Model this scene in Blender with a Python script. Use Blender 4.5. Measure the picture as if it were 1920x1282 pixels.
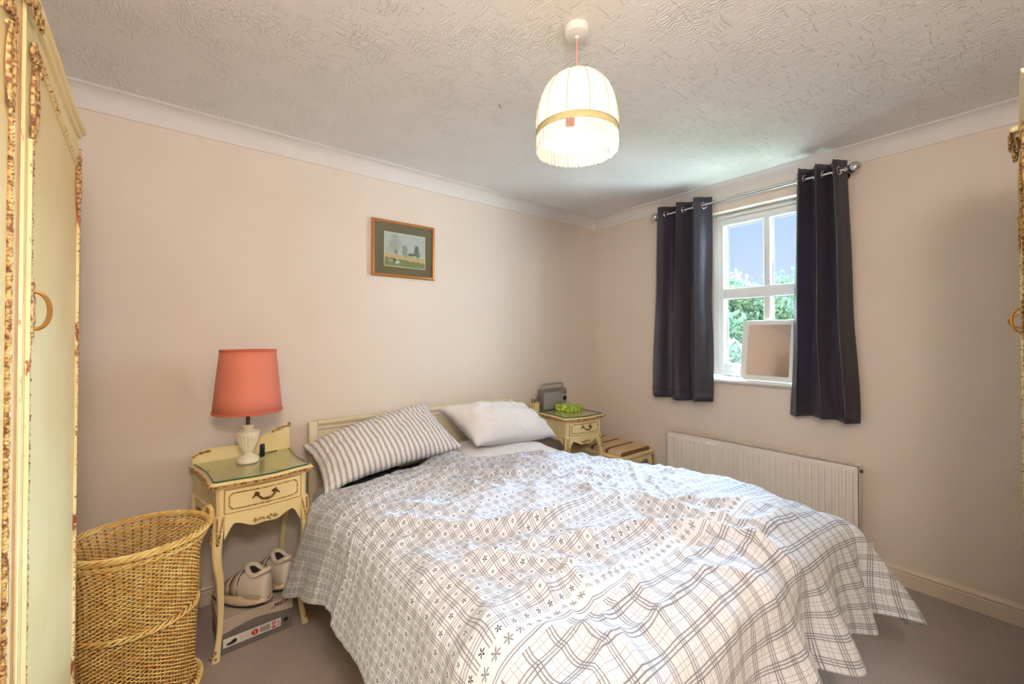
import bpy, bmesh, math, random
import numpy as np
from mathutils import Vector, Matrix, Euler
random.seed(4)
PI = math.pi
for o in list(bpy.data.objects): bpy.data.objects.remove(o)
SC = bpy.context.scene
COL = SC.collection

# ------------------------------------------------------------------ camera
F_PX, YAW, PITCH, CAM_H = 784.0, math.atan(620/784.0), math.radians(0.7), 1.318
cam = bpy.data.cameras.new('camera')
cam.sensor_width = 36; cam.lens = F_PX/1920*36; cam.clip_start = 0.02
cam.shift_y = -(641-622.4)/1920
co = bpy.data.objects.new('camera', cam); COL.objects.link(co)
co.location = (0, 0, CAM_H)
co.rotation_euler = (PI/2+PITCH, 0, -YAW)
SC.camera = co
# ------------------------------------------------------------------ world, sun, lamps, exposure
SC.view_settings.view_transform = 'Standard'; SC.view_settings.look = 'None'
SC.view_settings.gamma = 1; SC.view_settings.use_curve_mapping = False
SC.view_settings.exposure = 0.0
w = bpy.data.worlds.new('world'); SC.world = w; w.use_nodes = True
nt = w.node_tree; nt.nodes.clear()
wo = nt.nodes.new('ShaderNodeOutputWorld'); bg = nt.nodes.new('ShaderNodeBackground')
tc = nt.nodes.new('ShaderNodeTexCoord'); sp = nt.nodes.new('ShaderNodeSeparateXYZ')
rp = nt.nodes.new('ShaderNodeValToRGB')
rp.color_ramp.elements[0].position = 0.0; rp.color_ramp.elements[0].color = (.80, .90, 1, 1)
rp.color_ramp.elements[1].position = 0.5; rp.color_ramp.elements[1].color = (.25, .50, 1.0, 1)
nt.links.new(tc.outputs['Generated'], sp.inputs[0]); nt.links.new(sp.outputs['Z'], rp.inputs[0])
nt.links.new(rp.outputs[0], bg.inputs[0]); bg.inputs[1].default_value = 1.05
nt.links.new(bg.outputs[0], wo.inputs[0])

def lamp(name, kind, loc, energy, color, direction=None, **kw):
    l = bpy.data.lights.new(name, kind); l.energy = energy; l.color = color
    for k, v in kw.items(): setattr(l, k, v)
    o = bpy.data.objects.new(name, l); COL.objects.link(o); o.location = loc
    if direction: o.rotation_euler = Vector(direction).to_track_quat('-Z', 'Y').to_euler()
    return o
# broad skylight coming in through the window, and the sun that lights the garden from behind the house
lamp('skylight', 'SUN', (6, 1, 5), 44.0, (.50, .74, 1.0), (-1, -.14, -.40), angle=math.radians(36))
lamp('garden_sun', 'SUN', (-6, 1, 9), 5.5, (1, .96, .86), (.75, .35, -.75), angle=math.radians(1))
# area lamp added below the window, standing in for light off sunlit ground
lamp('ground_bounce_fill', 'AREA', (3.75, 1.2, .55), 55, (.76, 1.0, .88), (-.62, 0, 1.0), size=.9)
# unseen area lamps added outside, standing in for sky beside and above the window
lamp('side_sky_fill', 'AREA', (4.25, -.50, 1.75), 850, (.70, .87, 1.0), (-.78, .62, -.05), shape='RECTANGLE', size=2.1, size_y=2.2)
lamp('high_sky_fill', 'AREA', (3.95, 1.70, 3.45), 1350, (.58, .79, 1.0), (-.66, -.12, -.85), shape='RECTANGLE', size=2.4, size_y=1.3)
# soft warm light from the room side (behind the camera)
lamp('room_light', 'POINT', (.0, -.34, 1.90), 66, (1.0, .90, .815), None, shadow_soft_size=.14)

# ------------------------------------------------------------------ materials
def lin(c):
    return tuple(((v/255)/12.92 if v/255 <= .04045 else ((v/255+.055)/1.055)**2.4) for v in c)+(1,)
class NT:
    """small helper to write node expressions"""
    def __init__(s, name):
        s.m = bpy.data.materials.new(name); s.m.use_nodes = True; s.t = s.m.node_tree
        s.b = s.t.nodes['Principled BSDF']
    def n(s, k): return s.t.nodes.new(k)
    def l(s, a, b): s.t.links.new(a, b)
    def put(s, inp, v):
        if isinstance(v, (int, float)): inp.default_value = v
        elif isinstance(v, tuple): inp.default_value = v
        else: s.l(v, inp)
    def M(s, op, a, b=0.0, c=0.0):
        x = s.n('ShaderNodeMath'); x.operation = op
        s.put(x.inputs[0], a); s.put(x.inputs[1], b); s.put(x.inputs[2], c); return x.outputs[0]
    def mix(s, f, a, b):
        x = s.n('ShaderNodeMix'); x.data_type = 'RGBA'
        s.put(x.inputs[0], f); s.put(x.inputs[6], a); s.put(x.inputs[7], b); return x.outputs[2]
    def noise(s, scale, detail=2, vec=None, rough=.5, dist=0):
        x = s.n('ShaderNodeTexNoise'); x.inputs['Scale'].default_value = scale
        x.inputs['Detail'].default_value = detail; x.inputs['Roughness'].default_value = rough
        x.inputs['Distortion'].default_value = dist
        if vec is not None: s.l(vec, x.inputs['Vector'])
        return x.outputs[0]
    def obj(s): return s.n('ShaderNodeTexCoord').outputs['Object']
    def uv(s): return s.n('ShaderNodeTexCoord').outputs['UV']
    def mapv(s, vec, scale=(1,1,1), loc=(0,0,0), rot=(0,0,0)):
        x = s.n('ShaderNodeMapping'); s.l(vec, x.inputs[0])
        x.inputs['Scale'].default_value = scale; x.inputs['Location'].default_value = loc; x.inputs['Rotation'].default_value = rot
        return x.outputs[0]
    def ramp(s, v, p0, p1):
        x = s.n('ShaderNodeMapRange'); s.l(v, x.inputs[0]); x.inputs[1].default_value = p0; x.inputs[2].default_value = p1
        return x.outputs[0]
    def bump(s, h, strength=.3, dist=.01, prev=None):
        x = s.n('ShaderNodeBump'); x.inputs['Strength'].default_value = strength; x.inputs['Distance'].default_value = dist
        s.l(h, x.inputs['Height'])
        if prev is not None: s.l(prev, x.inputs['Normal'])
        s.l(x.outputs[0], s.b.inputs['Normal']); return x.outputs[0]
    def col(s, v): s.put(s.b.inputs['Base Color'], v)
    def set(s, **k):
        names = dict(rough='Roughness', metal='Metallic', spec='Specular IOR Level', trans='Transmission Weight', sheen='Sheen Weight', coat='Coat Weight', alpha='Alpha', sss='Subsurface Weight')
        for a, v in k.items(): s.put(s.b.inputs[names[a]], v)
def plain(name, rgb, rough=.6, var=.06, nscale=30, bump=0, **k):
    n = NT(name); c = lin(rgb); d = tuple(x*(1-var*2) for x in c[:3])+(1,)
    nz = n.noise(nscale, 3, n.obj()); n.col(n.mix(n.ramp(nz, .3, .7), c, d)); n.set(rough=rough, **k)
    if bump: n.bump(nz, bump, .004)
    return n.m
MAT = {}
def wall_mat():
    n = NT('wall_paint'); c = lin((228, 215, 202))
    nz = n.noise(3, 3, n.obj()); n.col(n.mix(n.ramp(nz, .3, .7), c, lin((225, 211, 197))))
    n.set(rough=.75, spec=.25); n.bump(n.noise(160, 2, n.obj()), .06, .002); return n.m
MAT['wall'] = wall_mat()
def ceil_mat():
    n = NT('artex_ceiling'); n.col(lin((240, 236, 234))); n.set(rough=.8, spec=.2)
    o = n.obj()
    # comb-like swirls: bands across strongly warped coordinates, masked by patches
    wv = n.n('ShaderNodeTexWave'); wv.inputs['Scale'].default_value = 22; wv.inputs['Distortion'].default_value = 14
    wv.inputs['Detail'].default_value = 2; wv.inputs['Detail Scale'].default_value = 1.1; n.l(o, wv.inputs['Vector'])
    mask = n.ramp(n.noise(5.5, 2, o), .42, .62)
    h1 = n.M('MULTIPLY', wv.outputs['Fac'], mask)
    st = n.noise(9, 2, n.mapv(o, (1, 5, 1), rot=(0, 0, .7)), dist=1.6)
    h2 = n.ramp(st, .62, .70)
    st2 = n.noise(8, 2, n.mapv(o, (6, 1, 1), rot=(0, 0, .4), loc=(3, 1, 0)), dist=2.2)
    h3 = n.ramp(st2, .64, .72)
    fine = n.noise(45, 3, o)
    h = n.M('ADD', n.M('ADD', n.M('MULTIPLY', h1, .38), n.M('MULTIPLY', fine, .30)), n.M('ADD', n.M('MULTIPLY', h2, .45), n.M('MULTIPLY', h3, .45)))
    n.bump(h, .75, .007); return n.m
MAT['ceiling'] = ceil_mat()
MAT['cove'] = plain('cove_paint', (226, 220, 216), .6, .01, 8)
MAT['gloss_white'] = plain('white_gloss_paint', (238, 238, 236), .3, .01, 8)
MAT['skirting'] = plain('cream_skirting_paint', (226, 208, 186), .35, .02, 8)
MAT['upvc'] = plain('white_plastic', (240, 243, 245), .25, .01, 8)
MAT['radiator'] = plain('radiator_enamel', (236, 226, 214), .3, .01, 8)
def carpet():
    n = NT('carpet'); o = n.obj()
    a = n.ramp(n.noise(260, 3, o), .3, .7); b = n.ramp(n.noise(3.5, 4, o), .35, .7)
    c = n.mix(a, lin((150, 130, 120)), lin((200, 180, 168))); c = n.mix(n.M('MULTIPLY', b, .35), c, lin((130, 116, 112)))
    n.col(c); n.set(rough=.95, spec=.1, sheen=.3); n.bump(n.noise(330, 3, o), .8, .006); return n.m
MAT['carpet'] = carpet()
def cream_wood(name='cream_lacquer', worn=0.0, base=(240, 222, 170)):
    n = NT(name); o = n.obj(); c = lin(base); d = lin((234, 210, 150))
    m = n.mix(n.ramp(n.noise(5, 3, o), .35, .7), c, d)
    if worn:
        wn = n.ramp(n.noise(22, 4, n.mapv(o, (1, 1, .35)), rough=.65), .66-worn*.25, .70-worn*.25)
        m = n.mix(wn, m, lin((150, 74, 42)))
    n.col(m); n.set(rough=.38, spec=.4); n.bump(n.noise(14, 2, n.mapv(o, (4, 4, .5))), .05, .002); return n.m
MAT['cream'] = cream_wood(); MAT['cream_worn'] = cream_wood('worn_cream_lacquer', .35); MAT['groove'] = plain('tan_groove', (196, 148, 98), .6, .1, 20)
def gilt():
    n = NT('rubbed_gilding'); o = n.obj()
    m = n.mix(n.ramp(n.noise(120, 4, o), .40, .60), lin((126, 80, 46)), lin((218, 184, 124)))
    n.col(m); n.set(rough=.5, metal=.15, spec=.4); n.bump(n.noise(150, 3, o), .7, .004); return n.m
MAT['gilt'] = gilt()
MAT['bronze'] = plain('aged_bronze', (132, 92, 48), .35, .3, 60, .2, metal=.8)
MAT['brass'] = plain('brass', (196, 150, 84), .28, .1, 30, metal=.9)
MAT['chrome'] = plain('chrome', (215, 215, 218), .08, .01, 10, metal=1.0)
def glass(name, tint, refl=.08):
    m = bpy.data.materials.new(name); m.use_nodes = True; t = m.node_tree; t.nodes.clear()
    o = t.nodes.new('ShaderNodeOutputMaterial'); a = t.nodes.new('ShaderNodeBsdfTransparent'); g = t.nodes.new('ShaderNodeBsdfGlossy')
    x = t.nodes.new('ShaderNodeMixShader'); ge = t.nodes.new('ShaderNodeNewGeometry'); dt = t.nodes.new('ShaderNodeVectorMath'); dt.operation = 'DOT_PRODUCT'
    t.links.new(ge.outputs['Normal'], dt.inputs[0]); t.links.new(ge.outputs['Incoming'], dt.inputs[1]); prev = dt.outputs['Value']
    for op, val, sw_ in (('ABSOLUTE', 0, 0), ('SUBTRACT', 1.0, 1), ('POWER', 5.0, 0), ('MULTIPLY_ADD', .9, 0)):   # Schlick reflectance of a thin pane
        q = t.nodes.new('ShaderNodeMath'); q.operation = op
        if sw_: q.inputs[0].default_value = val; t.links.new(prev, q.inputs[1])
        else:
            t.links.new(prev, q.inputs[0]); q.inputs[1].default_value = val
        if op == 'MULTIPLY_ADD': q.inputs[2].default_value = refl*.5
        prev = q.outputs[0]
    a.inputs[0].default_value = tint+(1,); g.inputs['Roughness'].default_value = .02
    t.links.new(prev, x.inputs[0]); t.links.new(a.outputs[0], x.inputs[1]); t.links.new(g.outputs[0], x.inputs[2]); t.links.new(x.outputs[0], o.inputs[0])
    return m
MAT['pane'] = glass('window_glass', (.97, .99, .99)); MAT['green_glass'] = glass('green_edged_glass', (.95, .985, .95))
MAT['glass_edge'] = plain('glass_edge', (22, 92, 74), .15, .05, 20, spec=.6)
MAT['mirror'] = plain('mirror_silvering', (222, 216, 212), .06, .01, 5, metal=1.0)
def cloth_white():
    n = NT('white_cotton'); o = n.obj(); n.col(lin((236, 232, 232))); n.set(rough=.9, spec=.15, sheen=.1)
    n.bump(n.noise(12, 4, o, dist=.8), .35, .012); return n.m
MAT['cotton'] = cloth_white()
def stripes():
    n = NT('striped_cotton'); s = n.n('ShaderNodeSeparateXYZ'); n.l(n.uv(), s.inputs[0])
    f = n.M('FRACT', n.M('MULTIPLY', s.outputs[0], 1/.027))
    a = n.M('MULTIPLY', n.ramp(f, .08, .14), n.M('SUBTRACT', 1, n.ramp(f, .50, .56)))
    fine = n.M('MULTIPLY', n.M('ADD', n.M('SINE', n.M('MULTIPLY', f, 56)), 1), .18)
    n.col(n.mix(n.M('MULTIPLY', a, n.M('SUBTRACT', .95, fine)), lin((236, 231, 226)), lin((148, 147, 158))))
    n.set(rough=.9, spec=.1); n.bump(n.noise(14, 4, n.obj(), dist=.6), .3, .01); return n.m
MAT['stripe'] = stripes()
def duvet_mat():
    n = NT('checked_cotton'); s = n.n('ShaderNodeSeparateXYZ'); n.l(n.uv(), s.inputs[0]); A, B = s.outputs[0], s.outputs[1]
    def lines(c, per, offs, wd):
        tot = None
        for o_ in offs:
            f = n.M('ABSOLUTE', n.M('SUBTRACT', n.M('FRACT', n.M('ADD', n.M('DIVIDE', c, per), .5-o_)), .5))
            k = n.M('SUBTRACT', 1, n.ramp(f, wd/per*.35, wd/per*.75))
            tot = k if tot is None else n.M('MAXIMUM', tot, k)
        return tot
    def flower(pa, pb, oa, ob, r):
        fa = n.M('MULTIPLY', n.M('SUBTRACT', n.M('FRACT', n.M('ADD', n.M('DIVIDE', A, pa), oa)), .5), pa)
        fb = n.M('MULTIPLY', n.M('SUBTRACT', n.M('FRACT', n.M('ADD', n.M('DIVIDE', B, pb), ob)), .5), pb)
        d = n.M('SQRT', n.M('ADD', n.M('MULTIPLY', fa, fa), n.M('MULTIPLY', fb, fb)))
        th = n.M('ARCTAN2', fb, fa)
        rr = n.M('MULTIPLY', n.M('ADD', .62, n.M('MULTIPLY', n.M('COSINE', n.M('MULTIPLY', th, 5)), .42)), r)
        inner = n.M('LESS_THAN', d, rr); hole = n.M('GREATER_THAN', d, r*.16)
        return n.M('MULTIPLY', inner, hole)
    white = lin((222, 225, 233)); ink = lin((44, 46, 68)); mid = lin((150, 150, 168))
    # small check with sprigs
    per = .036
    sm = n.M('MAXIMUM', lines(A, per, (-.17, 0, .17), .0016), lines(B, per, (-.17, 0, .17), .0016))
    smb = n.M('ADD', n.M('MULTIPLY', lines(A, per, (0,), .013), .16), n.M('MULTIPLY', lines(B, per, (0,), .013), .16))
    fl = n.M('MAXIMUM', flower(per, per*2, 0.0, .25, .0068), flower(per, per*2, 0.0, .75, .0045))
    c1 = n.mix(smb, white, mid); c1 = n.mix(n.M('MULTIPLY', sm, .70), c1, ink); c1 = n.mix(n.M('MULTIPLY', fl, .95), c1, ink)
    # large check below the border
    pl = .062
    lg = n.M('MAXIMUM', lines(A, pl, (-.12, 0, .12), .0024), lines(B, pl, (-.12, 0, .12), .0024))
    lt = n.M('MULTIPLY', n.M('MAXIMUM', lines(A, pl, (.42, .58), .0016), lines(B, pl, (.42, .58), .0016)), .6)
    lb = n.M('ADD', n.M('MULTIPLY', lines(A, pl, (0,), .024), .13), n.M('MULTIPLY', lines(B, pl, (0,), .024), .13))
    c2 = n.mix(lb, white, mid); c2 = n.mix(n.M('MULTIPLY', n.M('MAXIMUM', lg, lt), .72), c2, ink)
    # the white border strip with sprigs and two ruled lines   (B measured from the foot)
    b0, b1 = .100, .152
    inb = n.M('MULTIPLY', n.M('GREATER_THAN', B, b0), n.M('LESS_THAN', B, b1))
    fb_ = n.M('SUBTRACT', B, .135)
    fa = n.M('MULTIPLY', n.M('SUBTRACT', n.M('FRACT', n.M('DIVIDE', A, .027)), .5), .027)
    d = n.M('SQRT', n.M('ADD', n.M('MULTIPLY', fa, fa), n.M('MULTIPLY', fb_, fb_))); th = n.M('ARCTAN2', fb_, fa)
    sp_ = n.M('LESS_THAN', d, n.M('MULTIPLY', n.M('ADD', .6, n.M('MULTIPLY', n.M('COSINE', n.M('MULTIPLY', th, 6)), .45)), .0100))
    ln = n.M('MAXIMUM', n.M('COMPARE', B, .108, .0010), n.M('COMPARE', B, .113, .0010))
    c3 = n.mix(n.M('MULTIPLY', n.M('MAXIMUM', sp_, ln), .72), white, ink)
    up = n.M('GREATER_THAN', B, b1)
    c = n.mix(up, c2, c1); c = n.mix(inb, c, c3)
    n.col(c); n.set(rough=.85, spec=.15, sheen=.1)
    b = n.bump(n.noise(9, 4, n.uv(), dist=1.0), .55, .018); n.bump(n.noise(700, 1, n.uv()), .1, .001, b)
    return n.m
MAT['duvet'] = duvet_mat()
def curtain_mat():
    n = NT('slate_faux_silk'); o = n.obj()
    sl = n.noise(40, 4, n.mapv(o, (1, 1, 9)), rough=.6)
    n.col(n.mix(n.ramp(sl, .3, .7), lin((56, 51, 60)), lin((70, 66, 78)))); n.set(rough=.36, spec=.55, sheen=.08)
    n.bump(sl, .35, .004)
    # thin cloth lets a little daylight through
    tr = n.n('ShaderNodeBsdfTranslucent'); tr.inputs[0].default_value = lin((70, 92, 120)); mx = n.n('ShaderNodeMixShader'); mx.inputs[0].default_value = .16
    out = n.t.nodes['Material Output']; n.l(n.b.outputs[0], mx.inputs[1]); n.l(tr.outputs[0], mx.inputs[2]); n.l(mx.outputs[0], out.inputs[0])
    return n.m
MAT['curtain'] = curtain_mat()
def wicker():
    n = NT('wicker_cane'); o = n.obj()
    n.col(n.mix(n.ramp(n.noise(24, 4, o), .35, .65), lin((252, 226, 150)), lin((230, 184, 104)))); n.set(rough=.55, spec=.3); n.bump(n.noise(200, 2, o), .3, .002); return n.m
MAT['wicker'] = wicker()
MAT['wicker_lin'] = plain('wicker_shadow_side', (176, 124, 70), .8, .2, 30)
def thin_cloth(name, rgb, fac, rough=.8):
    n = NT(name); n.col(lin(rgb)); n.set(rough=rough, spec=.2)
    tr = n.n('ShaderNodeBsdfTranslucent'); tr.inputs[0].default_value = lin(rgb); mx = n.n('ShaderNodeMixShader'); mx.inputs[0].default_value = fac
    out = n.t.nodes['Material Output']; n.l(n.b.outputs[0], mx.inputs[1]); n.l(tr.outputs[0], mx.inputs[2]); n.l(mx.outputs[0], out.inputs[0])
    n.bump(n.noise(60, 2, n.obj()), .1, .002)
    return n.m
MAT['shade_cream'] = thin_cloth('cream_pendant_fabric', (244, 242, 234), .22)
MAT['fringe'] = thin_cloth('pale_fringe_thread', (226, 222, 208), .3)
MAT['piping'] = plain('olive_piping', (196, 188, 140), .7, .05)
MAT['patch_red'] = plain('patch_red', (206, 84, 70), .7, .05)
MAT['coral'] = thin_cloth('coral_shade_fabric', (240, 150, 126), .25, .5)
MAT['coral_trim'] = plain('coral_binding', (206, 104, 78), .7, .05)
MAT['pink_flex'] = plain('pink_flex', (226, 158, 138), .5, .03)
MAT['porcelain'] = plain('cream_stoneware', (238, 226, 200), .35, .05, 60, .1)
MAT['brown_metal'] = plain('brown_metal', (92, 62, 44), .4, .05)
MAT['black'] = plain('black_plastic', (22, 24, 28), .4, .05)
MAT['black_cloth'] = plain('black_cloth', (14, 16, 22), .9, .1, 40, .3)
MAT['bulb'] = (lambda n: (n.set(rough=.3), n.put(n.b.inputs['Emission Color'], (1, .93, .82, 1)), n.put(n.b.inputs['Emission Strength'], 2.5), n.m)[-1])(NT('lit_bulb'))
MAT['picture_frame'] = plain('copper_gilt_frame', (200, 138, 84), .35, .12, 60, metal=.45)
MAT['mount'] = plain('olive_mount', (116, 104, 76), .9, .04, 20)
MAT['ivory'] = plain('ivory_card', (224, 210, 180), .8, .02)
MAT['shoe_grey'] = plain('taupe_leather', (196, 178, 160), .5, .06, 50, .1)
MAT['shoe_pale'] = plain('pale_leather', (216, 202, 188), .45, .04, 50, .1)
MAT['shoe_dark'] = plain('dark_shoe_lining', (44, 34, 34), .8, .05)
MAT['sole'] = plain('cream_sole', (226, 200, 170), .6, .05)
MAT['box_grey'] = plain('dark_taupe_card', (112, 104, 98), .7, .03)
MAT['box_lid'] = plain('pale_taupe_card', (186, 172, 156), .7, .03)
MAT['paper'] = plain('white_paper', (232, 226, 220), .7, .01)
MAT['red_print'] = plain('red_print', (196, 44, 52), .6, .02)
MAT['ink'] = plain('black_print', (34, 30, 32), .6, .02)
MAT['magenta'] = plain('maroon_print', (124, 26, 66), .6, .02)
MAT['radio_grey'] = plain('grey_radio_plastic', (150, 152, 150), .4, .04)
MAT['radio_dark'] = plain('dark_radio_plastic', (112, 110, 106), .4, .04)
MAT['cream_plastic'] = plain('cream_pot', (232, 208, 150), .4, .04)
def tissue_mat():
    n = NT('lime_leaf_card'); o = n.obj()
    v = n.n('ShaderNodeTexVoronoi'); v.inputs['Scale'].default_value = 34; n.l(o, v.inputs['Vector'])
    a = n.ramp(v.outputs['Distance'], .2, .6)
    n.col(n.mix(a, lin((226, 232, 120)), lin((132, 176, 26)))); n.set(rough=.4); return n.m
MAT['tissue_card'] = tissue_mat()
MAT['tissue'] = plain('tissue_slot', (214, 206, 190), .8, .02)
def seat_stripes():
    n = NT('striped_stool_cover'); s = n.n('ShaderNodeSeparateXYZ'); n.l(n.obj(), s.inputs[0]); y = s.outputs[1]
    f = n.M('FRACT', n.M('ADD', n.M('DIVIDE', y, .145), .35))
    a = n.M('LESS_THAN', n.M('ABSOLUTE', n.M('SUBTRACT', f, .5)), .09)
    g = n.M('MULTIPLY', n.M('ADD', n.M('SINE', n.M('MULTIPLY', y, 330)), 1), .22)
    c = n.mix(g, lin((228, 200, 158)), lin((180, 142, 100))); c = n.mix(a, c, lin((118, 78, 44)))
    n.col(c); n.set(rough=.8); n.bump(n.noise(120, 2, n.obj()), .2, .002); return n.m
MAT['seat'] = seat_stripes()
def leafmat(name, a, b):
    n = NT(name); n.col(n.mix(n.ramp(n.noise(1.7, 3, n.obj()), .4, .62), lin(a), lin(b))); n.set(rough=.6)
    tr = n.n('ShaderNodeBsdfTranslucent'); tr.inputs[0].default_value = lin(b); mx = n.n('ShaderNodeMixShader'); mx.inputs[0].default_value = .35
    out = n.t.nodes['Material Output']; n.l(n.b.outputs[0], mx.inputs[1]); n.l(tr.outputs[0], mx.inputs[2]); n.l(mx.outputs[0], out.inputs[0]); return n.m
MAT['leaf_dark'] = leafmat('deep_green_leaves', (66, 98, 66), (100, 136, 84))
MAT['leaf_mid'] = leafmat('mid_green_leaves', (104, 134, 104), (150, 174, 136))
MAT['leaf_pale'] = leafmat('silvery_leaves', (176, 192, 172), (216, 224, 212))
MAT['bark'] = plain('bark', (96, 78, 60), .9, .2, 8, .5)
MAT['grass'] = plain('garden_grass', (112, 158, 84), .9, .2, 2)
MAT['gravel'] = plain('gravel', (190, 176, 156), .9, .15, 30)
MAT['pole'] = plain('green_pole', (52, 84, 76), .6, .05)
MAT['brick_out'] = plain('outer_wall', (170, 120, 96), .9, .1, 12)

# ------------------------------------------------------------------ geometry helpers
class MB:
    def __init__(s): s.v = []; s.f = []; s.mi = []; s.uv = None; s.k = 0
    def add(s, v, f, mi=0):
        o = len(s.v); s.v += [tuple(p) for p in v]; s.f += [tuple(i+o for i in q) for q in f]; s.mi += [mi]*len(f); return s
    def box(s, x0, x1, y0, y1, z0, z1, mi=0):
        v = [(x, y, z) for z in (z0, z1) for x, y in ((x0, y0), (x1, y0), (x1, y1), (x0, y1))]
        return s.add(v, [(3, 2, 1, 0), (4, 5, 6, 7), (0, 1, 5, 4), (1, 2, 6, 5), (2, 3, 7, 6), (3, 0, 4, 7)], mi)
    def cbox(s, x0, x1, y0, y1, z0, z1, c=.003, mi=0):
        """box with chamfered vertical and top edges"""
        pl = lambda i: [(x0+c+i, y0+i), (x1-c-i, y0+i), (x1-i, y0+c+i), (x1-i, y1-c-i), (x1-c-i, y1-i), (x0+c+i, y1-i), (x0+i, y1-c-i), (x0+i, y0+c+i)]
        v = [(x, y, z0+c) for x, y in pl(0)]+[(x, y, z1-c) for x, y in pl(0)]+[(x, y, z1) for x, y in pl(c*.7)]+[(x, y, z0) for x, y in pl(c*.7)]
        f = [tuple(range(16, 24)), tuple(range(31, 23, -1))]
        for i in range(8):
            j = (i+1) % 8; f += [(i, j, 8+j, 8+i), (8+i, 8+j, 16+j, 16+i), (24+i, 24+j, j, i)]
        return s.add(v, f, mi)
    def tube(s, pts, r, n=6, closed=False, mi=0, cap=True, flat=None):
        P = [Vector(p) for p in pts]; m = len(P); v = []; f = []
        R = r if hasattr(r, '__len__') else [r]*m
        up = None
        for i in range(m):
            if closed: t = P[(i+1) % m]-P[i-1]
            else: t = P[min(i+1, m-1)]-P[max(i-1, 0)]
            if t.length < 1e-9: t = Vector((0, 0, 1))
            t.normalize()
            if up is None:
                up = Vector((0, 0, 1)) if abs(t.z) < .9 else Vector((1, 0, 0))
            a = up-t*up.dot(t)
            if a.length < 1e-6: a = t.orthogonal()
            a.normalize(); b = t.cross(a); up = a
            for k in range(n):
                th = 2*PI*k/n; v.append(P[i]+(a*math.cos(th)*(flat or 1)+b*math.sin(th))*R[i])
        for i in range(m if closed else m-1):
            j = (i+1) % m
            for k in range(n): l = (k+1) % n; f.append((i*n+k, i*n+l, j*n+l, j*n+k))
        if cap and not closed: f += [tuple(range(n-1, -1, -1)), tuple((m-1)*n+k for k in range(n))]
        return s.add(v, f, mi)
    def lathe(s, prof, n=24, c=(0, 0, 0), sx=1, sy=1, mi=0, mod=None, cap=(True, True)):
        v = []; f = []; m = len(prof)
        for i, (r, z) in enumerate(prof):
            for k in range(n):
                th = 2*PI*k/n; rr = r*(mod(th, z) if mod else 1)
                v.append((c[0]+rr*math.cos(th)*sx, c[1]+rr*math.sin(th)*sy, c[2]+z))
        for i in range(m-1):
            for k in range(n): l = (k+1) % n; f.append((i*n+k, i*n+l, (i+1)*n+l, (i+1)*n+k))
        if cap[0]: f.append(tuple(range(n-1, -1, -1)))
        if cap[1]: f.append(tuple((m-1)*n+k for k in range(n)))
        return s.add(v, f, mi)
    def prism(s, poly, z0, z1, mi=0):
        n = len(poly); v = [(x, y, z0) for x, y in poly]+[(x, y, z1) for x, y in poly]
        return s.add(v, [tuple(range(n-1, -1, -1)), tuple(range(n, 2*n))]+[(i, (i+1) % n, n+(i+1) % n, n+i) for i in range(n)], mi)
    def loft(s, rings, mi=0, cap=True):
        n = len(rings[0]); v = [p for r in rings for p in r]; f = []
        for i in range(len(rings)-1):
            for k in range(n): l = (k+1) % n; f.append((i*n+k, i*n+l, (i+1)*n+l, (i+1)*n+k))
        if cap: f += [tuple(range(n-1, -1, -1)), tuple((len(rings)-1)*n+k for k in range(n))]
        return s.add(v, f, mi)
    def blob(s, c, r, n=6, m=4, rot=None, mi=0):
        v = []; f = []; r = r if hasattr(r, '__len__') else (r, r, r)
        for i in range(m+1):
            ph = PI*i/m
            for k in range(n):
                th = 2*PI*k/n; p = Vector((math.sin(ph)*math.cos(th)*r[0], math.sin(ph)*math.sin(th)*r[1], math.cos(ph)*r[2]))
                if rot: p = rot @ p
                v.append(Vector(c)+p)
        for i in range(m):
            for k in range(n): l = (k+1) % n; f.append((i*n+k, (i+1)*n+k, (i+1)*n+l, i*n+l))
        return s.add(v, f, mi)
    def map(s, fn): s.v = [tuple(fn(Vector(p))) for p in s.v]; return s
    def build(s, name, mats, parent=None, smooth=True, kind=None, angle=40, uv=None):
        me = bpy.data.meshes.new(name); me.from_pydata(s.v, [], s.f); me.validate(); me.update()
        mats = mats if isinstance(mats, (list, tuple)) else [mats]
        for m in mats: me.materials.append(MAT[m])
        if len(mats) > 1 and len(me.polygons) == len(s.mi): me.polygons.foreach_set('material_index', s.mi)
        b = bmesh.new(); b.from_mesh(me); bmesh.ops.recalc_face_normals(b, faces=b.faces); b.to_mesh(me); b.free()
        if uv is not None:
            l = me.uv_layers.new(name='UVMap'); idx = np.empty(len(me.loops), int); me.loops.foreach_get('vertex_index', idx)
            l.data.foreach_set('uv', np.asarray(uv)[idx].ravel())
        if smooth:
            me.polygons.foreach_set('use_smooth', [True]*len(me.polygons))
            me.set_sharp_from_angle(angle=math.radians(angle))
        o = bpy.data.objects.new(name, me); COL.objects.link(o)
        if parent: o.parent = parent
        if kind: o['kind'] = kind
        return o
def thing(name, label, cat, loc=(0, 0, 0), rz=0, group=None):
    o = bpy.data.objects.new(name, None); COL.objects.link(o); o.location = loc; o.rotation_euler = (0, 0, rz)
    o.empty_display_size = .05; o['label'] = label; o['category'] = cat
    if group: o['group'] = group
    return o
def tag(o, label, cat, group=None):
    o['label'] = label; o['category'] = cat
    if group: o['group'] = group
    return o
def struct(o): o['kind'] = 'structure'; return o
def sstep(a, b, x): t = np.clip((x-a)/(b-a), 0, 1); return t*t*(3-2*t)
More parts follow.
